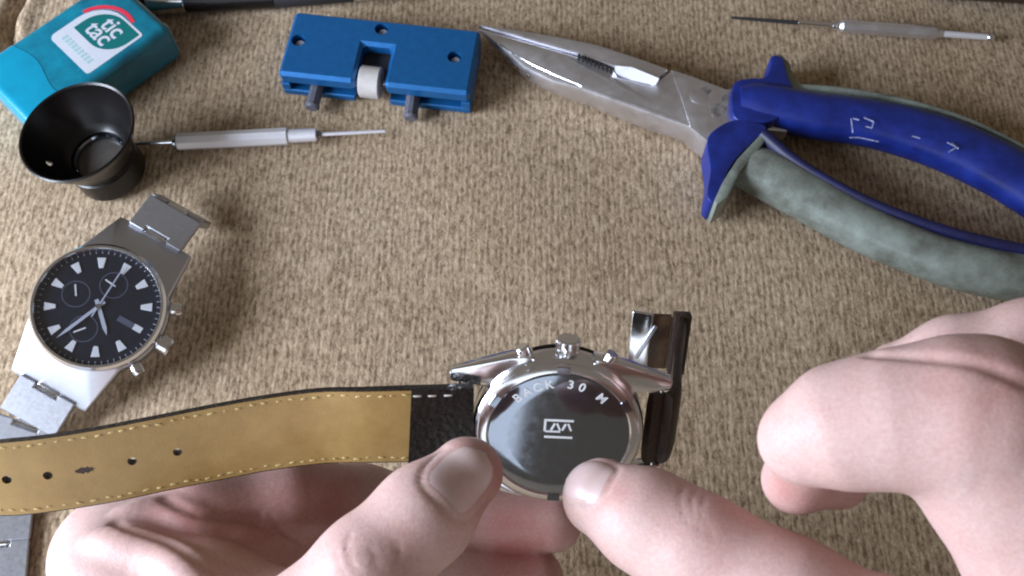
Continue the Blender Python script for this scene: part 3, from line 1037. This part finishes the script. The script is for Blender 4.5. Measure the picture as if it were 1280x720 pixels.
def build_held_watch():
    Mx = frame(WO, WX, WY, WN)
    inv = Mx.inverted()
    t = thing('leather_strap_watch', 'chronograph wristwatch on tan lined leather strap held with its polished back up', 'wristwatch', Mx)
    # z = 0 is the back plate, the dial side is at negative z
    mesh_obj('case', ring_lathe([(1.95, -0.08), (2.02, -0.14), (2.06, -0.3), (2.06, -0.62), (2.0, -0.72), (1.2, -0.74), (1.2, -0.1)], 96), M['steel'], t, angle=30)
    mesh_obj('bezel', ring_lathe([(2.03, -0.73), (2.06, -0.8), (1.98, -0.98), (1.7, -1.02), (1.7, -0.73)], 96), M['black_gloss'], t, angle=30)
    mesh_obj('crystal', lathe([(1.7, -0.98), (1.7, -0.9)], 64), M['black_gloss'], t)
    mesh_obj('back_ring', ring_lathe([(1.94, -0.12), (1.93, -0.04), (1.84, 0.0), (1.74, 0.015), (1.68, -0.03), (1.68, -0.12)], 96), M['steel'], t, angle=30)
    # six wrench notches on the back ring
    nt0 = None
    for i in range(6):
        m_ = Matrix.Rotation(R(30+60*i), 4, 'Z')
        if nt0 is None:
            nt0 = mesh_obj('wrench_notch', box(1.79, 0, 0.0, 0.17, 0.3, 0.05), M['steel_dark'], t)
            nt0.matrix_local = m_
        else:
            clone(nt0, t, m_)
    back = mesh_obj('back_plate', lathe([(1.69, -0.12), (1.69, -0.012), (1.66, 0.0), (1.2, 0.012), (0.6, 0.018), (0.02, 0.02)], 96), M['steel_dark'], t, angle=40)

    def arc_text(s, r, mid_deg, step, size):
        n = len(s)
        for i, ch in enumerate(s):
            if ch == ' ': continue
            a = R(mid_deg-(i-(n-1)/2)*step)
            m_ = frame((r*math.cos(a), r*math.sin(a), 0.017), (math.sin(a), -math.cos(a), 0), (math.cos(a), math.sin(a), 0), (0, 0, 1))
            text_mesh('engraved_letter', ch, size, M['engrave'], back, m_, 0.004, 0.006)
    arc_text('BACK', 1.44, 119, 11.0, 0.31)
    arc_text('30 M', 1.44, 66, 11.0, 0.31)
    # the maker's small framed mark in the middle
    z = 0.026
    bars = [box(-0.02, 0.30, z, 0.56, 0.045, 0.012), box(-0.30, 0.19, z, 0.045, 0.25, 0.012), box(-0.02, -0.06, z, 0.56, 0.045, 0.012), box(-0.14, 0.06, z, 0.3, 0.035, 0.012)]
    for k in range(4):
        bars.append(xf(box(0, 0, z, 0.04, 0.16, 0.012), Matrix.Translation((-0.14+0.11*k, 0.16, 0)) @ Matrix.Rotation(R(25 if k % 2 else -25), 4, 'Z')))
    mesh_obj('engraved_mark', xf(merge(*bars), Matrix.Translation((0.02, 0.06, 0)) @ Matrix.Diagonal((1.2, 1.3, 1, 1))), M['engrave'], back)['kind'] = 'stuff'
    # lugs
    for sx in (-1, 1):
        for sy in (-1, 1):
            poly = [(sx*1.2, sy*1.06), (sx*0.7, sy*2.0), (sx*1.25, sy*1.90), (sx*1.9, sy*1.66), (sx*2.6, sy*1.40), (sx*2.70, sy*1.28), (sx*2.64, sy*1.06), (sx*2.0, sy*1.05)]
            if sx*sy < 0: poly = poly[::-1]
            vf = prism(poly, -0.74, -0.2)
            v = [Vector((p[0], p[1], p[2]-(0.34 if p[2] > -0.5 else 0.1)*max(0, (abs(p[0])-1.0)/1.7))) for p in vf[0]]
            mesh_obj('lug', (v, vf[1]), M['steel'], t, bevel=0.07, segs=2)
        mesh_obj('spring_bar', xf(lathe([(0.045, -1.08), (0.045, 1.08)], 12), frame((sx*2.42, 0, -0.55), (1, 0, 0), (0, 0, -1), (0, 1, 0))), M['steel'], t)

    def knob(name, deg, r0, r1, rad, n, ribs=False):
        a = R(deg)
        A = Vector((r0*math.cos(a), r0*math.sin(a), -0.42)); B = Vector((r1*math.cos(a), r1*math.sin(a), -0.42))
        L = r1-r0
        pr = [(rad*0.7, 0), (rad*0.7, L*0.2), (rad*0.95, L*0.24), (rad, L*0.32), (rad, L*0.9), (rad*0.85, L)]
        vf = lathe(pr, n)
        if ribs:
            vf = ([(p[0]*(1 if (i % n) % 2 else 0.92), p[1]*(1 if (i % n) % 2 else 0.92), p[2]) for i, p in enumerate(vf[0])], vf[1])
        mesh_obj(name, xf(vf, axis_matrix(A, B)), M['steel'], t, angle=30)
    knob('crown', 88, 2.0, 2.44, 0.29, 32, True)
    knob('pusher', 115, 2.0, 2.38, 0.17, 24)
    knob('pusher', 61, 2.0, 2.38, 0.17, 24)

    # ---- long strap half, running to the left
    def ribbon(ctr, wid, thick, wdir, name_top, name_bot, m_top, m_bot, lift=0.012, inset=0.03, parent=t, sub=8):
        """returns sampled centre, side and normal along the strap, and builds body + lining"""
        pts = catmull([(*c, w, th) for c, w, th in zip(ctr, wid, thick)], sub)
        C = [Vector(p[:3]) for p in pts]
        n = len(C)
        S, Nn = [], []
        for i in range(n):
            tg = (C[min(i+1, n-1)]-C[max(i-1, 0)]).normalized()
            wd = Vector(wdir[0]).lerp(Vector(wdir[1]), i/(n-1))
            s = (wd-tg*wd.dot(tg)).normalized()
            S.append(s)
            Nn.append(tg.cross(s).normalized())
        return pts, C, S, Nn

    def strap_body(C, S, Nn, W, T, material, name, parent):
        V, Fc = [], []
        n = len(C)
        for i in range(n):
            h, k = W[i]/2, T[i]
            for (a, b) in ((-1, 0), (1, 0), (1.0, -0.5), (0.92, -0.85), (0.6, -1), (-0.6, -1), (-0.92, -0.85), (-1.0, -0.5)):
                V.append(C[i]+S[i]*(h*a)+Nn[i]*(k*b))
        for i in range(n-1):
            for k in range(8):
                j = (k+1) % 8
                Fc.append((i*8+k, i*8+j, (i+1)*8+j, (i+1)*8+k))
        Fc.append(tuple(range(7, -1, -1))); Fc.append(tuple(range((n-1)*8, n*8)))
        return mesh_obj(name, (V, Fc), material, parent, angle=45)

    def sheet(C, S, Nn, W, i0, i1, inset, lift, th, material, name, parent):
        V, Fc = [], []
        for i in range(i0, i1+1):
            h = W[i]/2-inset
            for (a, z) in ((-1, lift), (1, lift), (1, lift-th), (-1, lift-th)):
                V.append(C[i]+S[i]*(h*a)+Nn[i]*z)
        n = i1-i0+1
        for i in range(n-1):
            for k in range(4):
                j = (k+1) % 4
                Fc.append((i*4+k, i*4+j, (i+1)*4+j, (i+1)*4+k))
        Fc.append((3, 2, 1, 0)); Fc.append(tuple(range((n-1)*4, n*4)))
        return mesh_obj(name, (V, Fc), material, parent, angle=40)

    pix = [(592, 530, 23.55), (545, 532, 23.45), (505, 533, 23.3), (455, 534, 23.2), (400, 535, 23.15), (330, 544, 23.0), (265, 556, 22.8), (200, 569, 22.55), (130, 583, 22.3), (60, 594, 22.05), (0, 600, 21.9), (-40, 602, 21.85), (-62, 603, 21.8)]
    ctr = [inv @ D(*p) for p in pix]
    wid = [2.02, 2.02, 2.02, 2.0, 2.0, 1.98, 1.98, 1.96, 1.96, 1.94, 1.9, 1.6, 0.9]
    thick = [0.42, 0.42, 0.40, 0.34, 0.28, 0.25, 0.24, 0.24, 0.24, 0.24, 0.24, 0.22, 0.18]
    wd0 = Vector((0, 1, 0))
    wd1 = Vector((0.02, 1, -0.08))
    pts = catmull([(*c, w, th) for c, w, th in zip(ctr, wid, thick)], 6)
    C = [Vector(p[:3]) for p in pts]
    n = len(C)
    S, Nn = [], []
    for i in range(n):
        tg = (C[min(i+1, n-1)]-C[max(i-1, 0)]).normalized()
        wd = wd0.lerp(wd1, i/(n-1))
        s = (wd-tg*wd.dot(tg)).normalized()
        nn = tg.cross(s)
        if nn.z < 0: nn = -nn
        S.append(s); Nn.append(nn)
    Wd = [p[3] for p in pts]; Th = [p[4] for p in pts]
    strap = strap_body(C, S, Nn, Wd, Th, M['leather_black'], 'strap', t)
    i_l = min(range(n), key=lambda i: abs((Mx @ C[i]-CAM).dot(RGT)/(Mx @ C[i]-CAM).dot(FWD)*F_PX+640-511))
    lin = sheet(C, S, Nn, Wd, i_l, n-2, 0.035, 0.02, 0.08, M['lining'], 'lining', strap)
    # punched holes through lining and leather
    hol = []
    for (px, py) in ((218, 567), (167, 580), (62, 591), (8, 598)):
        best = min(range(n), key=lambda i: abs((Mx @ C[i]-CAM).dot(RGT)/(Mx @ C[i]-CAM).dot(FWD)*F_PX+640-px))
        hol.append((C[best], Nn[best]))
    for ob in (strap, lin):
        cut(ob, [xf(lathe([(0.105, -0.6), (0.105, 0.3)], 16), axis_matrix(c, c+nn)) for c, nn in hol])
    # the worn oval where the buckle pin sat
    b_ = min(range(n), key=lambda i: abs((Mx @ C[i]-CAM).dot(RGT)/(Mx @ C[i]-CAM).dot(FWD)*F_PX+640-106))
    tg = (C[b_+1]-C[b_-1]).normalized()
    el = [(0.2*math.cos(a*math.pi/10)*(1+0.2*math.sin(a*2.7)), 0.075*math.sin(a*math.pi/10)*(1+0.3*math.cos(a*3.1))) for a in range(20)]
    mesh_obj('worn_hole', xf(prism(el, 0.018, 0.024), frame(C[b_], tg, Nn[b_].cross(tg), Nn[b_])), M['leather_brown'], strap)
    # stitches down both edges
    tot = [0.0]
    for i in range(1, n): tot.append(tot[-1]+(C[i]-C[i-1]).length)
    for sgn in (-1, 1):
        st = []
        s_ = tot[i_l]+0.12
        while s_ < tot[n-4]:
            i = max(1, next(k for k in range(n) if tot[k] >= s_))
            f_ = (s_-tot[i-1])/max(1e-6, tot[i]-tot[i-1])
            c = C[i-1].lerp(C[i], f_)+S[i]*(sgn*(Wd[i]/2-0.15)+random.uniform(-0.022, 0.022))+Nn[i]*random.uniform(0.012, 0.028)
            tg = (C[i]-C[i-1]).normalized()
            rot = Matrix.Rotation(random.uniform(-0.16, 0.16), 4, 'Z')
            st.append(xf(lathe([(0.012, -0.075), (0.026, -0.05), (0.028, 0.05), (0.012, 0.075)], 6),
                         frame(c, Nn[i], tg.cross(Nn[i]), tg) @ Matrix.Rotation(random.uniform(-0.22, 0.22), 4, 'X') @ Matrix.Diagonal((random.uniform(0.6, 1.1), 1, random.uniform(0.55, 1.1), 1))))
            s_ += 0.28+random.uniform(-0.05, 0.05)
        mesh_obj('stitching', merge(*st), M['thread'], strap)['kind'] = 'stuff'
    # the black end over the lug: a padded loop with pale stitches
    cap_i = [i for i in range(n) if i <= i_l]
    loop = sheet(C, S, Nn, [w+0.02 for w in Wd], 0, i_l, 0.0, 0.055, 0.12, M['leather_black'], 'end_loop', strap)
    st = []
    for k in range(3):
        i = max(1, i_l-1-k*3)
        c = C[i]+S[i]*(S[i].y > 0 and 0.86 or -0.86)+Nn[i]*0.06
        tg = (C[i]-C[i-1]).normalized()
        st.append(xf(lathe([(0.012, -0.1), (0.026, -0.07), (0.026, 0.07), (0.012, 0.1)], 6), frame(c, Nn[i], tg.cross(Nn[i]), tg)))
    mesh_obj('stitching', merge(*st), M['thread_white'], loop)['kind'] = 'stuff'

    # ---- short strap half: bends away behind the right lugs and carries the buckle
    ctr = [Vector(p) for p in ((2.25, 0, -0.42), (2.6, 0, -0.62), (2.8, 0, -1.1), (2.95, 0, -1.9), (3.15, 0.0, -3.0), (3.42, 0.02, -4.2), (3.62, 0.03, -5.2))]
    wid = [2.0, 2.0, 2.0, 1.95, 1.9, 1.85, 1.8]
    thick = [0.26, 0.26, 0.25, 0.23, 0.22, 0.22, 0.22]
    pts = catmull([(*c, w, th) for c, w, th in zip(ctr, wid, thick)], 6)
    C = [Vector(p[:3]) for p in pts]; n = len(C)
    S, Nn = [], []
    for i in range(n):
        tg = (C[min(i+1, n-1)]-C[max(i-1, 0)]).normalized()
        S.append(Vector((0, 1, 0)))
        nn = tg.cross(S[-1])
        S[-1] = (S[-1]-tg*S[-1].dot(tg)).normalized()
        if nn.dot(Vector((-1, 0, 0.6))) < 0: nn = -nn
        Nn.append(nn)
    Wd = [p[3] for p in pts]; Th = [p[4] for p in pts]
    s2 = strap_body(C, S, Nn, Wd, Th, M['leather_brown'], 'strap', t)
    sheet(C, S, Nn, Wd, 8, n-1, 0.05, 0.02, 0.08, M['leather_brown'], 'lining', s2)
    # folding clasp: plate, side bridge and pin
    e = C[-1]
    tg = (C[-1]-C[-3]).normalized()
    fr = frame(e, Nn[-1], S[-1], tg)
    tilt = Matrix.Translation((2.54, 0.05, -5.0)) @ Matrix.Rotation(R(-13), 4, 'Y')
    bk = mesh_obj('buckle', xf(box(0, 0, 0, 0.60, 1.84, 0.14), tilt), M['steel'], t, bevel=0.05, segs=3)
    mesh_obj('buckle_tongue', xf(box(0.16, 0.1, 0.1, 0.12, 1.2, 0.08), tilt @ Matrix.Rotation(R(-22), 4, 'Z')), M['steel_satin'], bk, bevel=0.03)
    mesh_obj('strap_tab', box(3.12, 0, -5.1, 0.54, 1.7, 0.22), M['tan_dark'], s2, bevel=0.05)
    mesh_obj('keeper', box(3.66, 0.02, -5.0, 0.5, 1.92, 0.34), M['leather_brown'], s2, bevel=0.05)


build_held_watch()


# ------------------------------------------------------------------ hands as one continuous surface each
class Flesh:
    def __init__(self):
        self.groups = []          # (k_in, k_out, [(a, b, ra, rb, flatdir, s)])
        self.grooves = []         # (points, radius, k)
        self.red = []             # (point, radius, amount)

    def group(self, k_in, k_out, prims):
        self.groups.append((k_in, k_out, prims))

    def chain(self, pts, k_in=0.35, k_out=0.2, flat=None, s=1.0):
        """pts: (px, py, depth, radius in px)"""
        q = [(np.array(D(x, y, d)), r*d/F_PX) for x, y, d, r in pts]
        self.group(k_in, k_out, [(q[i][0], q[i+1][0], q[i][1], q[i+1][1], flat, s) for i in range(len(q)-1)])

    @staticmethod
    def cap(X, a, b, ra, rb, flat, s):
        ba = (b-a).astype(np.float32)
        pa = X-a.astype(np.float32)
        h = np.clip((pa @ ba)/float(ba @ ba), 0, 1)
        q = pa-h[..., None]*ba
        l2 = (q*q).sum(-1)
        if flat is not None:
            l2 = l2+(s*s-1)*(q @ np.array(flat, np.float32))**2
        hs = h*h*(3-2*h)
        return np.sqrt(l2)-(ra+(rb-ra)*hs)

    @staticmethod
    def smin(a, b, k):
        h = np.maximum(k-np.abs(a-b), 0)/k
        return np.minimum(a, b)-h*h*k*0.25

    def eval(self, X, grooves=True, only=None):
        X = X.astype(np.float32)
        d = None
        for gi, (k_in, k_out, prims) in enumerate(self.groups):
            if only is not None and not only[gi]: continue
            g = None
            for p in prims:
                c = self.cap(X, *p)
                g = c if g is None else self.smin(g, c, k_in)
            d = g if d is None else self.smin(d, g, k_out)
        if grooves:
            flat = X.reshape(-1, 3)
            bl, bh = flat.min(0), flat.max(0)
            for pts, r, k in self.grooves:
                P_ = np.array(pts, np.float32)
                lo, hi = P_.min(0)-0.6, P_.max(0)+0.6
                if (bl > hi).any() or (bh < lo).any(): continue
                sel = np.all((X > lo) & (X < hi), -1)
                if not sel.any(): continue
                Xs = X[sel]
                c = None
                for i in range(len(pts)-1):
                    e = self.cap(Xs, np.array(pts[i]), np.array(pts[i+1]), r, r, None, 1)
                    c = e if c is None else np.minimum(c, e)
                d[sel] = -self.smin(-d[sel], c, k)
        return d

    def hit(self, px, py, d0=10.0, d1=34.0, grooves=False):
        """first point of the surface seen at a pixel, with its normal"""
        ts = np.linspace(d0, d1, 1600)
        r_ = np.array(ray(px, py))
        X = np.array(CAM)[None]+ts[:, None]*r_[None]
        v = self.eval(X, grooves)
        i = int(np.argmax(v < 0))
        if v[i] >= 0: return None
        t0 = ts[i-1]+(ts[i]-ts[i-1])*v[i-1]/(v[i-1]-v[i])
        p = np.array(CAM)+t0*r_
        return p, self.normal(p)

    def normal(self, p, e=0.06):
        o = np.array([[e, 0, 0], [-e, 0, 0], [0, e, 0], [0, -e, 0], [0, 0, e], [0, 0, -e]])
        v = self.eval(p[None]+o, False)
        g = np.array([v[0]-v[1], v[2]-v[3], v[4]-v[5]])
        return g/np.linalg.norm(g)

    def crease(self, pix, r=0.06, k=0.12, sink=0.0):
        pts = []
        cps = catmull(pix, 6) if len(pix) > 2 else pix
        for q in cps:
            h = self.hit(q[0], q[1])
            if h is not None: pts.append(h[0]-h[1]*sink)
        if len(pts) > 1: self.grooves.append((pts, r, k))

    def ridge(self, pix, r, sink, k_out=0.15, k_in=0.3):
        pts = []
        for q in catmull(pix, 4):
            h = self.hit(q[0], q[1])
            if h is not None: pts.append(h[0]-h[1]*sink)
        n = len(pts)
        rr = [r*(0.55+0.45*math.sin(math.pi*(i+0.5)/n)) for i in range(n)]
        return (k_in, k_out, [(pts[i], pts[i+1], rr[i], rr[i+1], None, 1.0) for i in range(n-1)])

    def redden(self, px, py, rad, amt):
        h = self.hit(px, py)
        if h is not None: self.red.append((h[0], rad, amt))

    def mesh(self, name, step, material, origin, pmin, pmax, parent=None):
        ax = [np.arange(pmin[i], pmax[i], step, dtype=np.float32) for i in range(3)]
        n = [len(a) for a in ax]
        vol = np.empty(n, np.float32)
        bs = 10
        nb = [-(-k//bs) for k in n]
        cen = np.stack(np.meshgrid(*[pmin[i]+(np.arange(nb[i])+0.5)*bs*step for i in range(3)], indexing='ij'), -1)
        dg = []
        for k_in, k_out, prims in self.groups:
            g = None
            for p in prims:
                c = self.cap(cen.astype(np.float32), *p)
                g = c if g is None else self.smin(g, c, k_in)
            dg.append(g)
        dg = np.stack(dg)
        dc = self.eval(cen, False)
        use = dg < dg.min(0)[None]+2*bs*step+0.8
        near = np.abs(dc) < bs*step*1.15+0.25
        for b in np.argwhere(~near):
            vol[b[0]*bs:(b[0]+1)*bs, b[1]*bs:(b[1]+1)*bs, b[2]*bs:(b[2]+1)*bs] = dc[tuple(b)]
        for b in np.argwhere(near):
            sl = tuple(slice(b[i]*bs, min(n[i], (b[i]+1)*bs)) for i in range(3))
            X = np.stack(np.meshgrid(*[ax[i][sl[i]] for i in range(3)], indexing='ij'), -1)
            vol[sl] = self.eval(X, True, use[(slice(None),)+tuple(b)])
        # close the volume at its own border
        for a in range(3):
            sl = [slice(None)]*3
            for e in (0, -1):
                sl[a] = e
                vol[tuple(sl)] = np.maximum(vol[tuple(sl)], step)
        # surface nets
        ins = vol < 0
        c = np.stack([ins[i:n[0]-1+i, j:n[1]-1+j, k:n[2]-1+k] for i in (0, 1) for j in (0, 1) for k in (0, 1)], -1)
        cnt = c.sum(-1)
        act = (cnt > 0) & (cnt < 8)
        cells = np.argwhere(act)
        idx = -np.ones(act.shape, np.int64)
        idx[act] = np.arange(len(cells))
        corners = np.array([(i, j, k) for i in (0, 1) for j in (0, 1) for k in (0, 1)])
        vals = np.stack([vol[cells[:, 0]+q[0], cells[:, 1]+q[1], cells[:, 2]+q[2]] for q in corners], -1)
        acc = np.zeros((len(cells), 3)); wsum = np.zeros(len(cells))
        for a in range(8):
            for b in range(a+1, 8):
                if abs(corners[a]-corners[b]).sum() != 1: continue
                va, vb = vals[:, a], vals[:, b]
                m_ = (va < 0) != (vb < 0)
                t_ = np.where(m_, va/np.where(m_, va-vb, 1), 0)
                pt = corners[a][None]+t_[:, None]*(corners[b]-corners[a])[None]
                acc += pt*m_[:, None]; wsum += m_
        verts = (cells+acc/wsum[:, None])*step+np.array([a[0] for a in ax])
        faces = []
        for a in range(3):
            b, c_ = (a+1) % 3, (a+2) % 3
            s0 = [slice(None)]*3; s1 = [slice(None)]*3
            s0[a] = slice(0, n[a]-1); s1[a] = slice(1, n[a])
            x0, x1 = ins[tuple(s0)], ins[tuple(s1)]
            for flip, e in ((False, x0 & ~x1), (True, ~x0 & x1)):
                p_ = np.argwhere(e)
                p_ = p_[(p_[:, b] > 0) & (p_[:, c_] > 0) & (p_[:, b] < n[b]-1) & (p_[:, c_] < n[c_]-1)]
                q = []
                for (db, dc) in ((-1, -1), (0, -1), (0, 0), (-1, 0)):
                    r_ = p_.copy(); r_[:, b] += db; r_[:, c_] += dc
                    q.append(idx[r_[:, 0], r_[:, 1], r_[:, 2]])
                q = np.stack(q, -1)
                faces.append(q[:, ::-1] if flip else q)
        faces = np.concatenate(faces)
        faces = faces[(faces >= 0).all(1)]
        me = bpy.data.meshes.new(name)
        me.from_pydata((verts-np.array(origin)).tolist(), [], faces.tolist())
        me.materials.append(material)
        me.polygons.foreach_set('use_smooth', [True]*len(me.polygons))
        at = me.attributes.new('redness', 'FLOAT', 'POINT')
        red = np.zeros(len(verts))
        for p, r_, amt in self.red:
            red += amt*np.exp(-((verts-p)**2).sum(1)/(r_*r_))
        at.data.foreach_set('value', red.astype(np.float32))
        o = bpy.data.objects.new(name, me)
        COL.objects.link(o)
        o.location = origin
        o.parent = parent
        return o

    def nail_fold(self, ctr, tipdir_px, L, Wn):
        """the shallow furrow in the flesh round the root and sides of a nail"""
        p, nrm = self.hit(*ctr)
        tip = np.array(RGT)*tipdir_px[0]-np.array(UPV)*tipdir_px[1]
        tip -= nrm*(tip @ nrm); tip /= np.linalg.norm(tip)
        side = np.cross(tip, nrm)
        pts = []
        for a in np.linspace(-25, 205, 30):
            c_, s_ = math.cos(R(a)), -math.sin(R(a))
            u_ = math.copysign(abs(c_)**0.6, c_)
            v_ = math.copysign(abs(s_)**0.7, s_)
            q = p+tip*(v_*(L/2+0.02))+side*(u_*(Wn/2+0.02))
            s = np.linspace(0.9, -1.2, 160)
            d_ = self.eval(q[None]+s[:, None]*nrm[None], False)
            k = int(np.argmax(d_ < 0))
            if d_[k] < 0: pts.append(q+nrm*s[k])
        self.grooves.append((pts, 0.03, 0.10))

    def nail(self, name, ctr, tipdir_px, L, Wn, hand, curl=1.0, tiltn=None):
        """nail plate laid on the flesh round a pixel, long way towards a pixel offset"""
        h = self.hit(*ctr)
        p, nrm = h
        if tiltn is not None:
            nrm = nrm+np.array(tiltn); nrm /= np.linalg.norm(nrm)
        tip = np.array(RGT)*tipdir_px[0]-np.array(UPV)*tipdir_px[1]
        tip -= nrm*(tip @ nrm); tip /= np.linalg.norm(tip)
        side = np.cross(tip, nrm)
        nu, nv = 15, 17
        V = []
        for i in range(nv):
            v_ = -1+2*i/(nv-1)
            prof = (1-abs(v_)**4.0)**0.5 if v_ < 0 else (1-abs(v_)**3.2)**0.5
            for j in range(nu):
                u_ = -1+2*j/(nu-1)
                q = p+tip*(v_*L/2)+side*(u_*prof*Wn/2)
                # slide along the nail's normal until on the flesh
                s = np.linspace(0.9, -1.2, 160)
                X = q[None]+s[:, None]*nrm[None]
                d_ = self.eval(X, False)
                k = int(np.argmax(d_ < 0))
                sk = -0.2
                if d_[k] < 0 and k > 0:
                    sk = s[k-1]+(s[k]-s[k-1])*d_[k-1]/(d_[k-1]-d_[k])
                edge = (1-abs(u_)**6)*(1-max(0, -v_)**6)
                V.append(q+nrm*(sk-0.05+0.068*edge))
        Fc = [(i*nu+j, i*nu+j+1, (i+1)*nu+j+1, (i+1)*nu+j) for i in range(nv-1) for j in range(nu-1)]
        o0 = np.array(hand.location)
        top = [Vector(v-o0) for v in V]
        bot = [Vector(v-o0-nrm*0.06) for v in V]
        N_ = len(top)
        F2 = Fc+[tuple(N_+i for i in reversed(f)) for f in Fc]
        rim = [j for j in range(nu)]+[i*nu+nu-1 for i in range(1, nv)]+[(nv-1)*nu+j for j in range(nu-2, -1, -1)]+[i*nu for i in range(nv-2, 0, -1)]
        for a in range(len(rim)):
            b = (a+1) % len(rim)
            F2.append((rim[a], rim[b], N_+rim[b], N_+rim[a]))
        return mesh_obj(name, (top+bot, F2), M['nail'], hand, angle=60)


STEP = 0.07


def build_left_hand():
    f = Flesh()
    # thumb
    f.chain([(150, 985, 22.0, 105), (313, 846, 20.9, 80), (460, 712, 20.4, 64), (528, 646, 20.8, 59), (583, 592, 21.4, 46)], 0.5, 0.25)
    # index finger under the strap and the watch
    f.chain([(150, 700, 24.6, 84), (262, 640, 24.5, 54), (362, 618, 25.0, 46), (452, 628, 26.6, 44), (560, 648, 27.0, 42), (690, 652, 26.6, 38)], 0.4, 0.12)
    f.chain([(130, 830, 22.8, 70), (300, 760, 23.8, 52), (430, 726, 25.4, 48), (560, 722, 26.4, 42), (668, 722, 26.6, 36)], 0.4, 0.10)
    f.chain([(140, 920, 23.5, 70), (310, 850, 24.5, 50), (450, 800, 26.0, 46), (560, 795, 27.0, 38), (640, 795, 27.0, 34)], 0.4, 0.10)
    # web between thumb and index
    f.chain([(158, 736, 23.4, 92), (250, 760, 22.6, 80), (340, 780, 22.4, 70)], 0.5, 0.35)
    # palm and wrist
    f.chain([(140, 860, 23.5, 120), (60, 960, 24.0, 140), (-60, 1120, 25.0, 150), (-300, 1400, 27, 170)], 0.8, 0.5)
    f.chain([(290, 735, 24.0, 78), (390, 690, 25.4, 64), (480, 668, 26.4, 50)], 0.4, 0.2)
    # folds of the web
    folds = [f.ridge([(150, 640), (205, 640), (265, 662), (318, 668)], 0.42, 0.22),
             f.ridge([(110, 672), (165, 680), (225, 704), (262, 735)], 0.45, 0.24)]
    for g in folds: f.groups.append(g)
    f.crease([(205, 622), (235, 638), (265, 645), (324, 646)], 0.07, 0.2)
    f.crease([(144, 654), (175, 664), (210, 676), (240, 694), (262, 712)], 0.07, 0.2)
    f.crease([(337, 645), (350, 662), (376, 678)], 0.04, 0.10)
    # knuckle creases of the thumb
    f.crease([(437, 668), (434, 684), (437, 699), (446, 714)], 0.028, 0.07)
    f.crease([(462, 684), (468, 693), (479, 697)], 0.022, 0.06)
    f.crease([(470, 692), (466, 702), (474, 710)], 0.022, 0.05)
    f.crease([(492, 676), (500, 690), (497, 706)], 0.016, 0.06)
    f.crease([(420, 690), (424, 706), (432, 720)], 0.014, 0.05)
    for (x, y, r_, a) in ((600, 575, 0.7, 0.35), (620, 612, 0.6, 0.5), (480, 690, 0.9, 0.18), (300, 670, 1.6, 0.5), (420, 625, 1.4, 0.6), (650, 650, 1.5, 0.5), (640, 705, 1.2, 0.55), (210, 650, 1.0, 0.4)):
        f.redden(x, y, r_, a)
    f.nail_fold((578, 597), (48, -50), 1.62, 1.42)
    o = D(130, 830, 23.0)
    h = f.mesh('hand', STEP, M['skin'], o, (-13.5, -19.5, 2.0), (3.5, -7.0, 14.0))
    set_props(h, 'left hand gripping the strap watch, thumb on its polished back', 'hand', 'hands')
    f.nail('fingernail', (578, 597), (48, -50), 1.62, 1.42, h, tiltn=(0.0, 0.0, 0.0))
    return f


def build_right_hand():
    f = Flesh()
    # thumb reaching for the back plate
    f.chain([(1330, 930, 18.4, 130), (1130, 830, 18.6, 92), (985, 752, 19.3, 76), (930, 722, 19.7, 66), (872, 688, 20.1, 66), (810, 652, 20.6, 60), (752, 622, 21.2, 49)], 0.5, 0.25)
    # index finger, hooked
    f.chain([(1400, 640, 17.6, 150), (1230, 526, 17.4, 98), (1190, 522, 17.45, 92), (1115, 524, 17.7, 79), (1050, 534, 18.05, 71), (1002, 550, 18.4, 54)], 0.5, 0.3)
    f.chain([(1010, 560, 19.2, 52), (995, 600, 19.8, 38), (1050, 602, 20.4, 34)], 0.3, 0.12)
    # middle finger behind it
    f.chain([(1450, 540, 18.6, 140), (1300, 460, 19.2, 84), (1200, 464, 19.7, 66), (1128, 476, 20.3, 50)], 0.4, 0.10)
    f.chain([(1500, 520, 19.8, 130), (1340, 470, 20.6, 66), (1240, 480, 21.4, 54)], 0.4, 0.10)
    # web and palm
    f.chain([(1246, 586, 17.7, 104), (1322, 716, 17.9, 94), (1370, 860, 18.3, 120)], 0.7, 0.4)
    f.chain([(1420, 680, 18.2, 160), (1500, 860, 18.8, 190), (1640, 1060, 19.5, 200)], 0.8, 0.5)
    f.crease([(1075, 442), (1150, 446), (1220, 455), (1285, 480)], 0.05, 0.2)
    for (x, y, r_, a) in ((1255, 485, 1.0, 0.3), (1150, 470, 0.7, 0.12), (990, 615, 0.7, 0.5), (770, 610, 0.5, 0.3), (900, 660, 1.0, 0.2), (1270, 430, 1.2, 0.2)):
        f.redden(x, y, r_, a)
    # wrinkles over the joints
    for dx in (0, 14, 27):
        f.crease([(856+dx, 606+dx*0.45), (850+dx, 622+dx*0.45), (853+dx, 640+dx*0.45), (862+dx, 656+dx*0.45)], 0.016, 0.06)
    f.nail_fold((730, 597), (-40, -22), 1.25, 1.1)
    o = D(1420, 760, 18.4)
    h = f.mesh('hand', STEP, M['skin'], o, (0.5, -19.5, 7.0), (17.0, -3.0, 18.5))
    set_props(h, 'right hand with hooked fingers, thumb reaching to the watch back', 'hand', 'hands')
    f.nail('fingernail', (730, 597), (-40, -22), 1.25, 1.1, h)
    return f


build_left_hand()
build_right_hand()
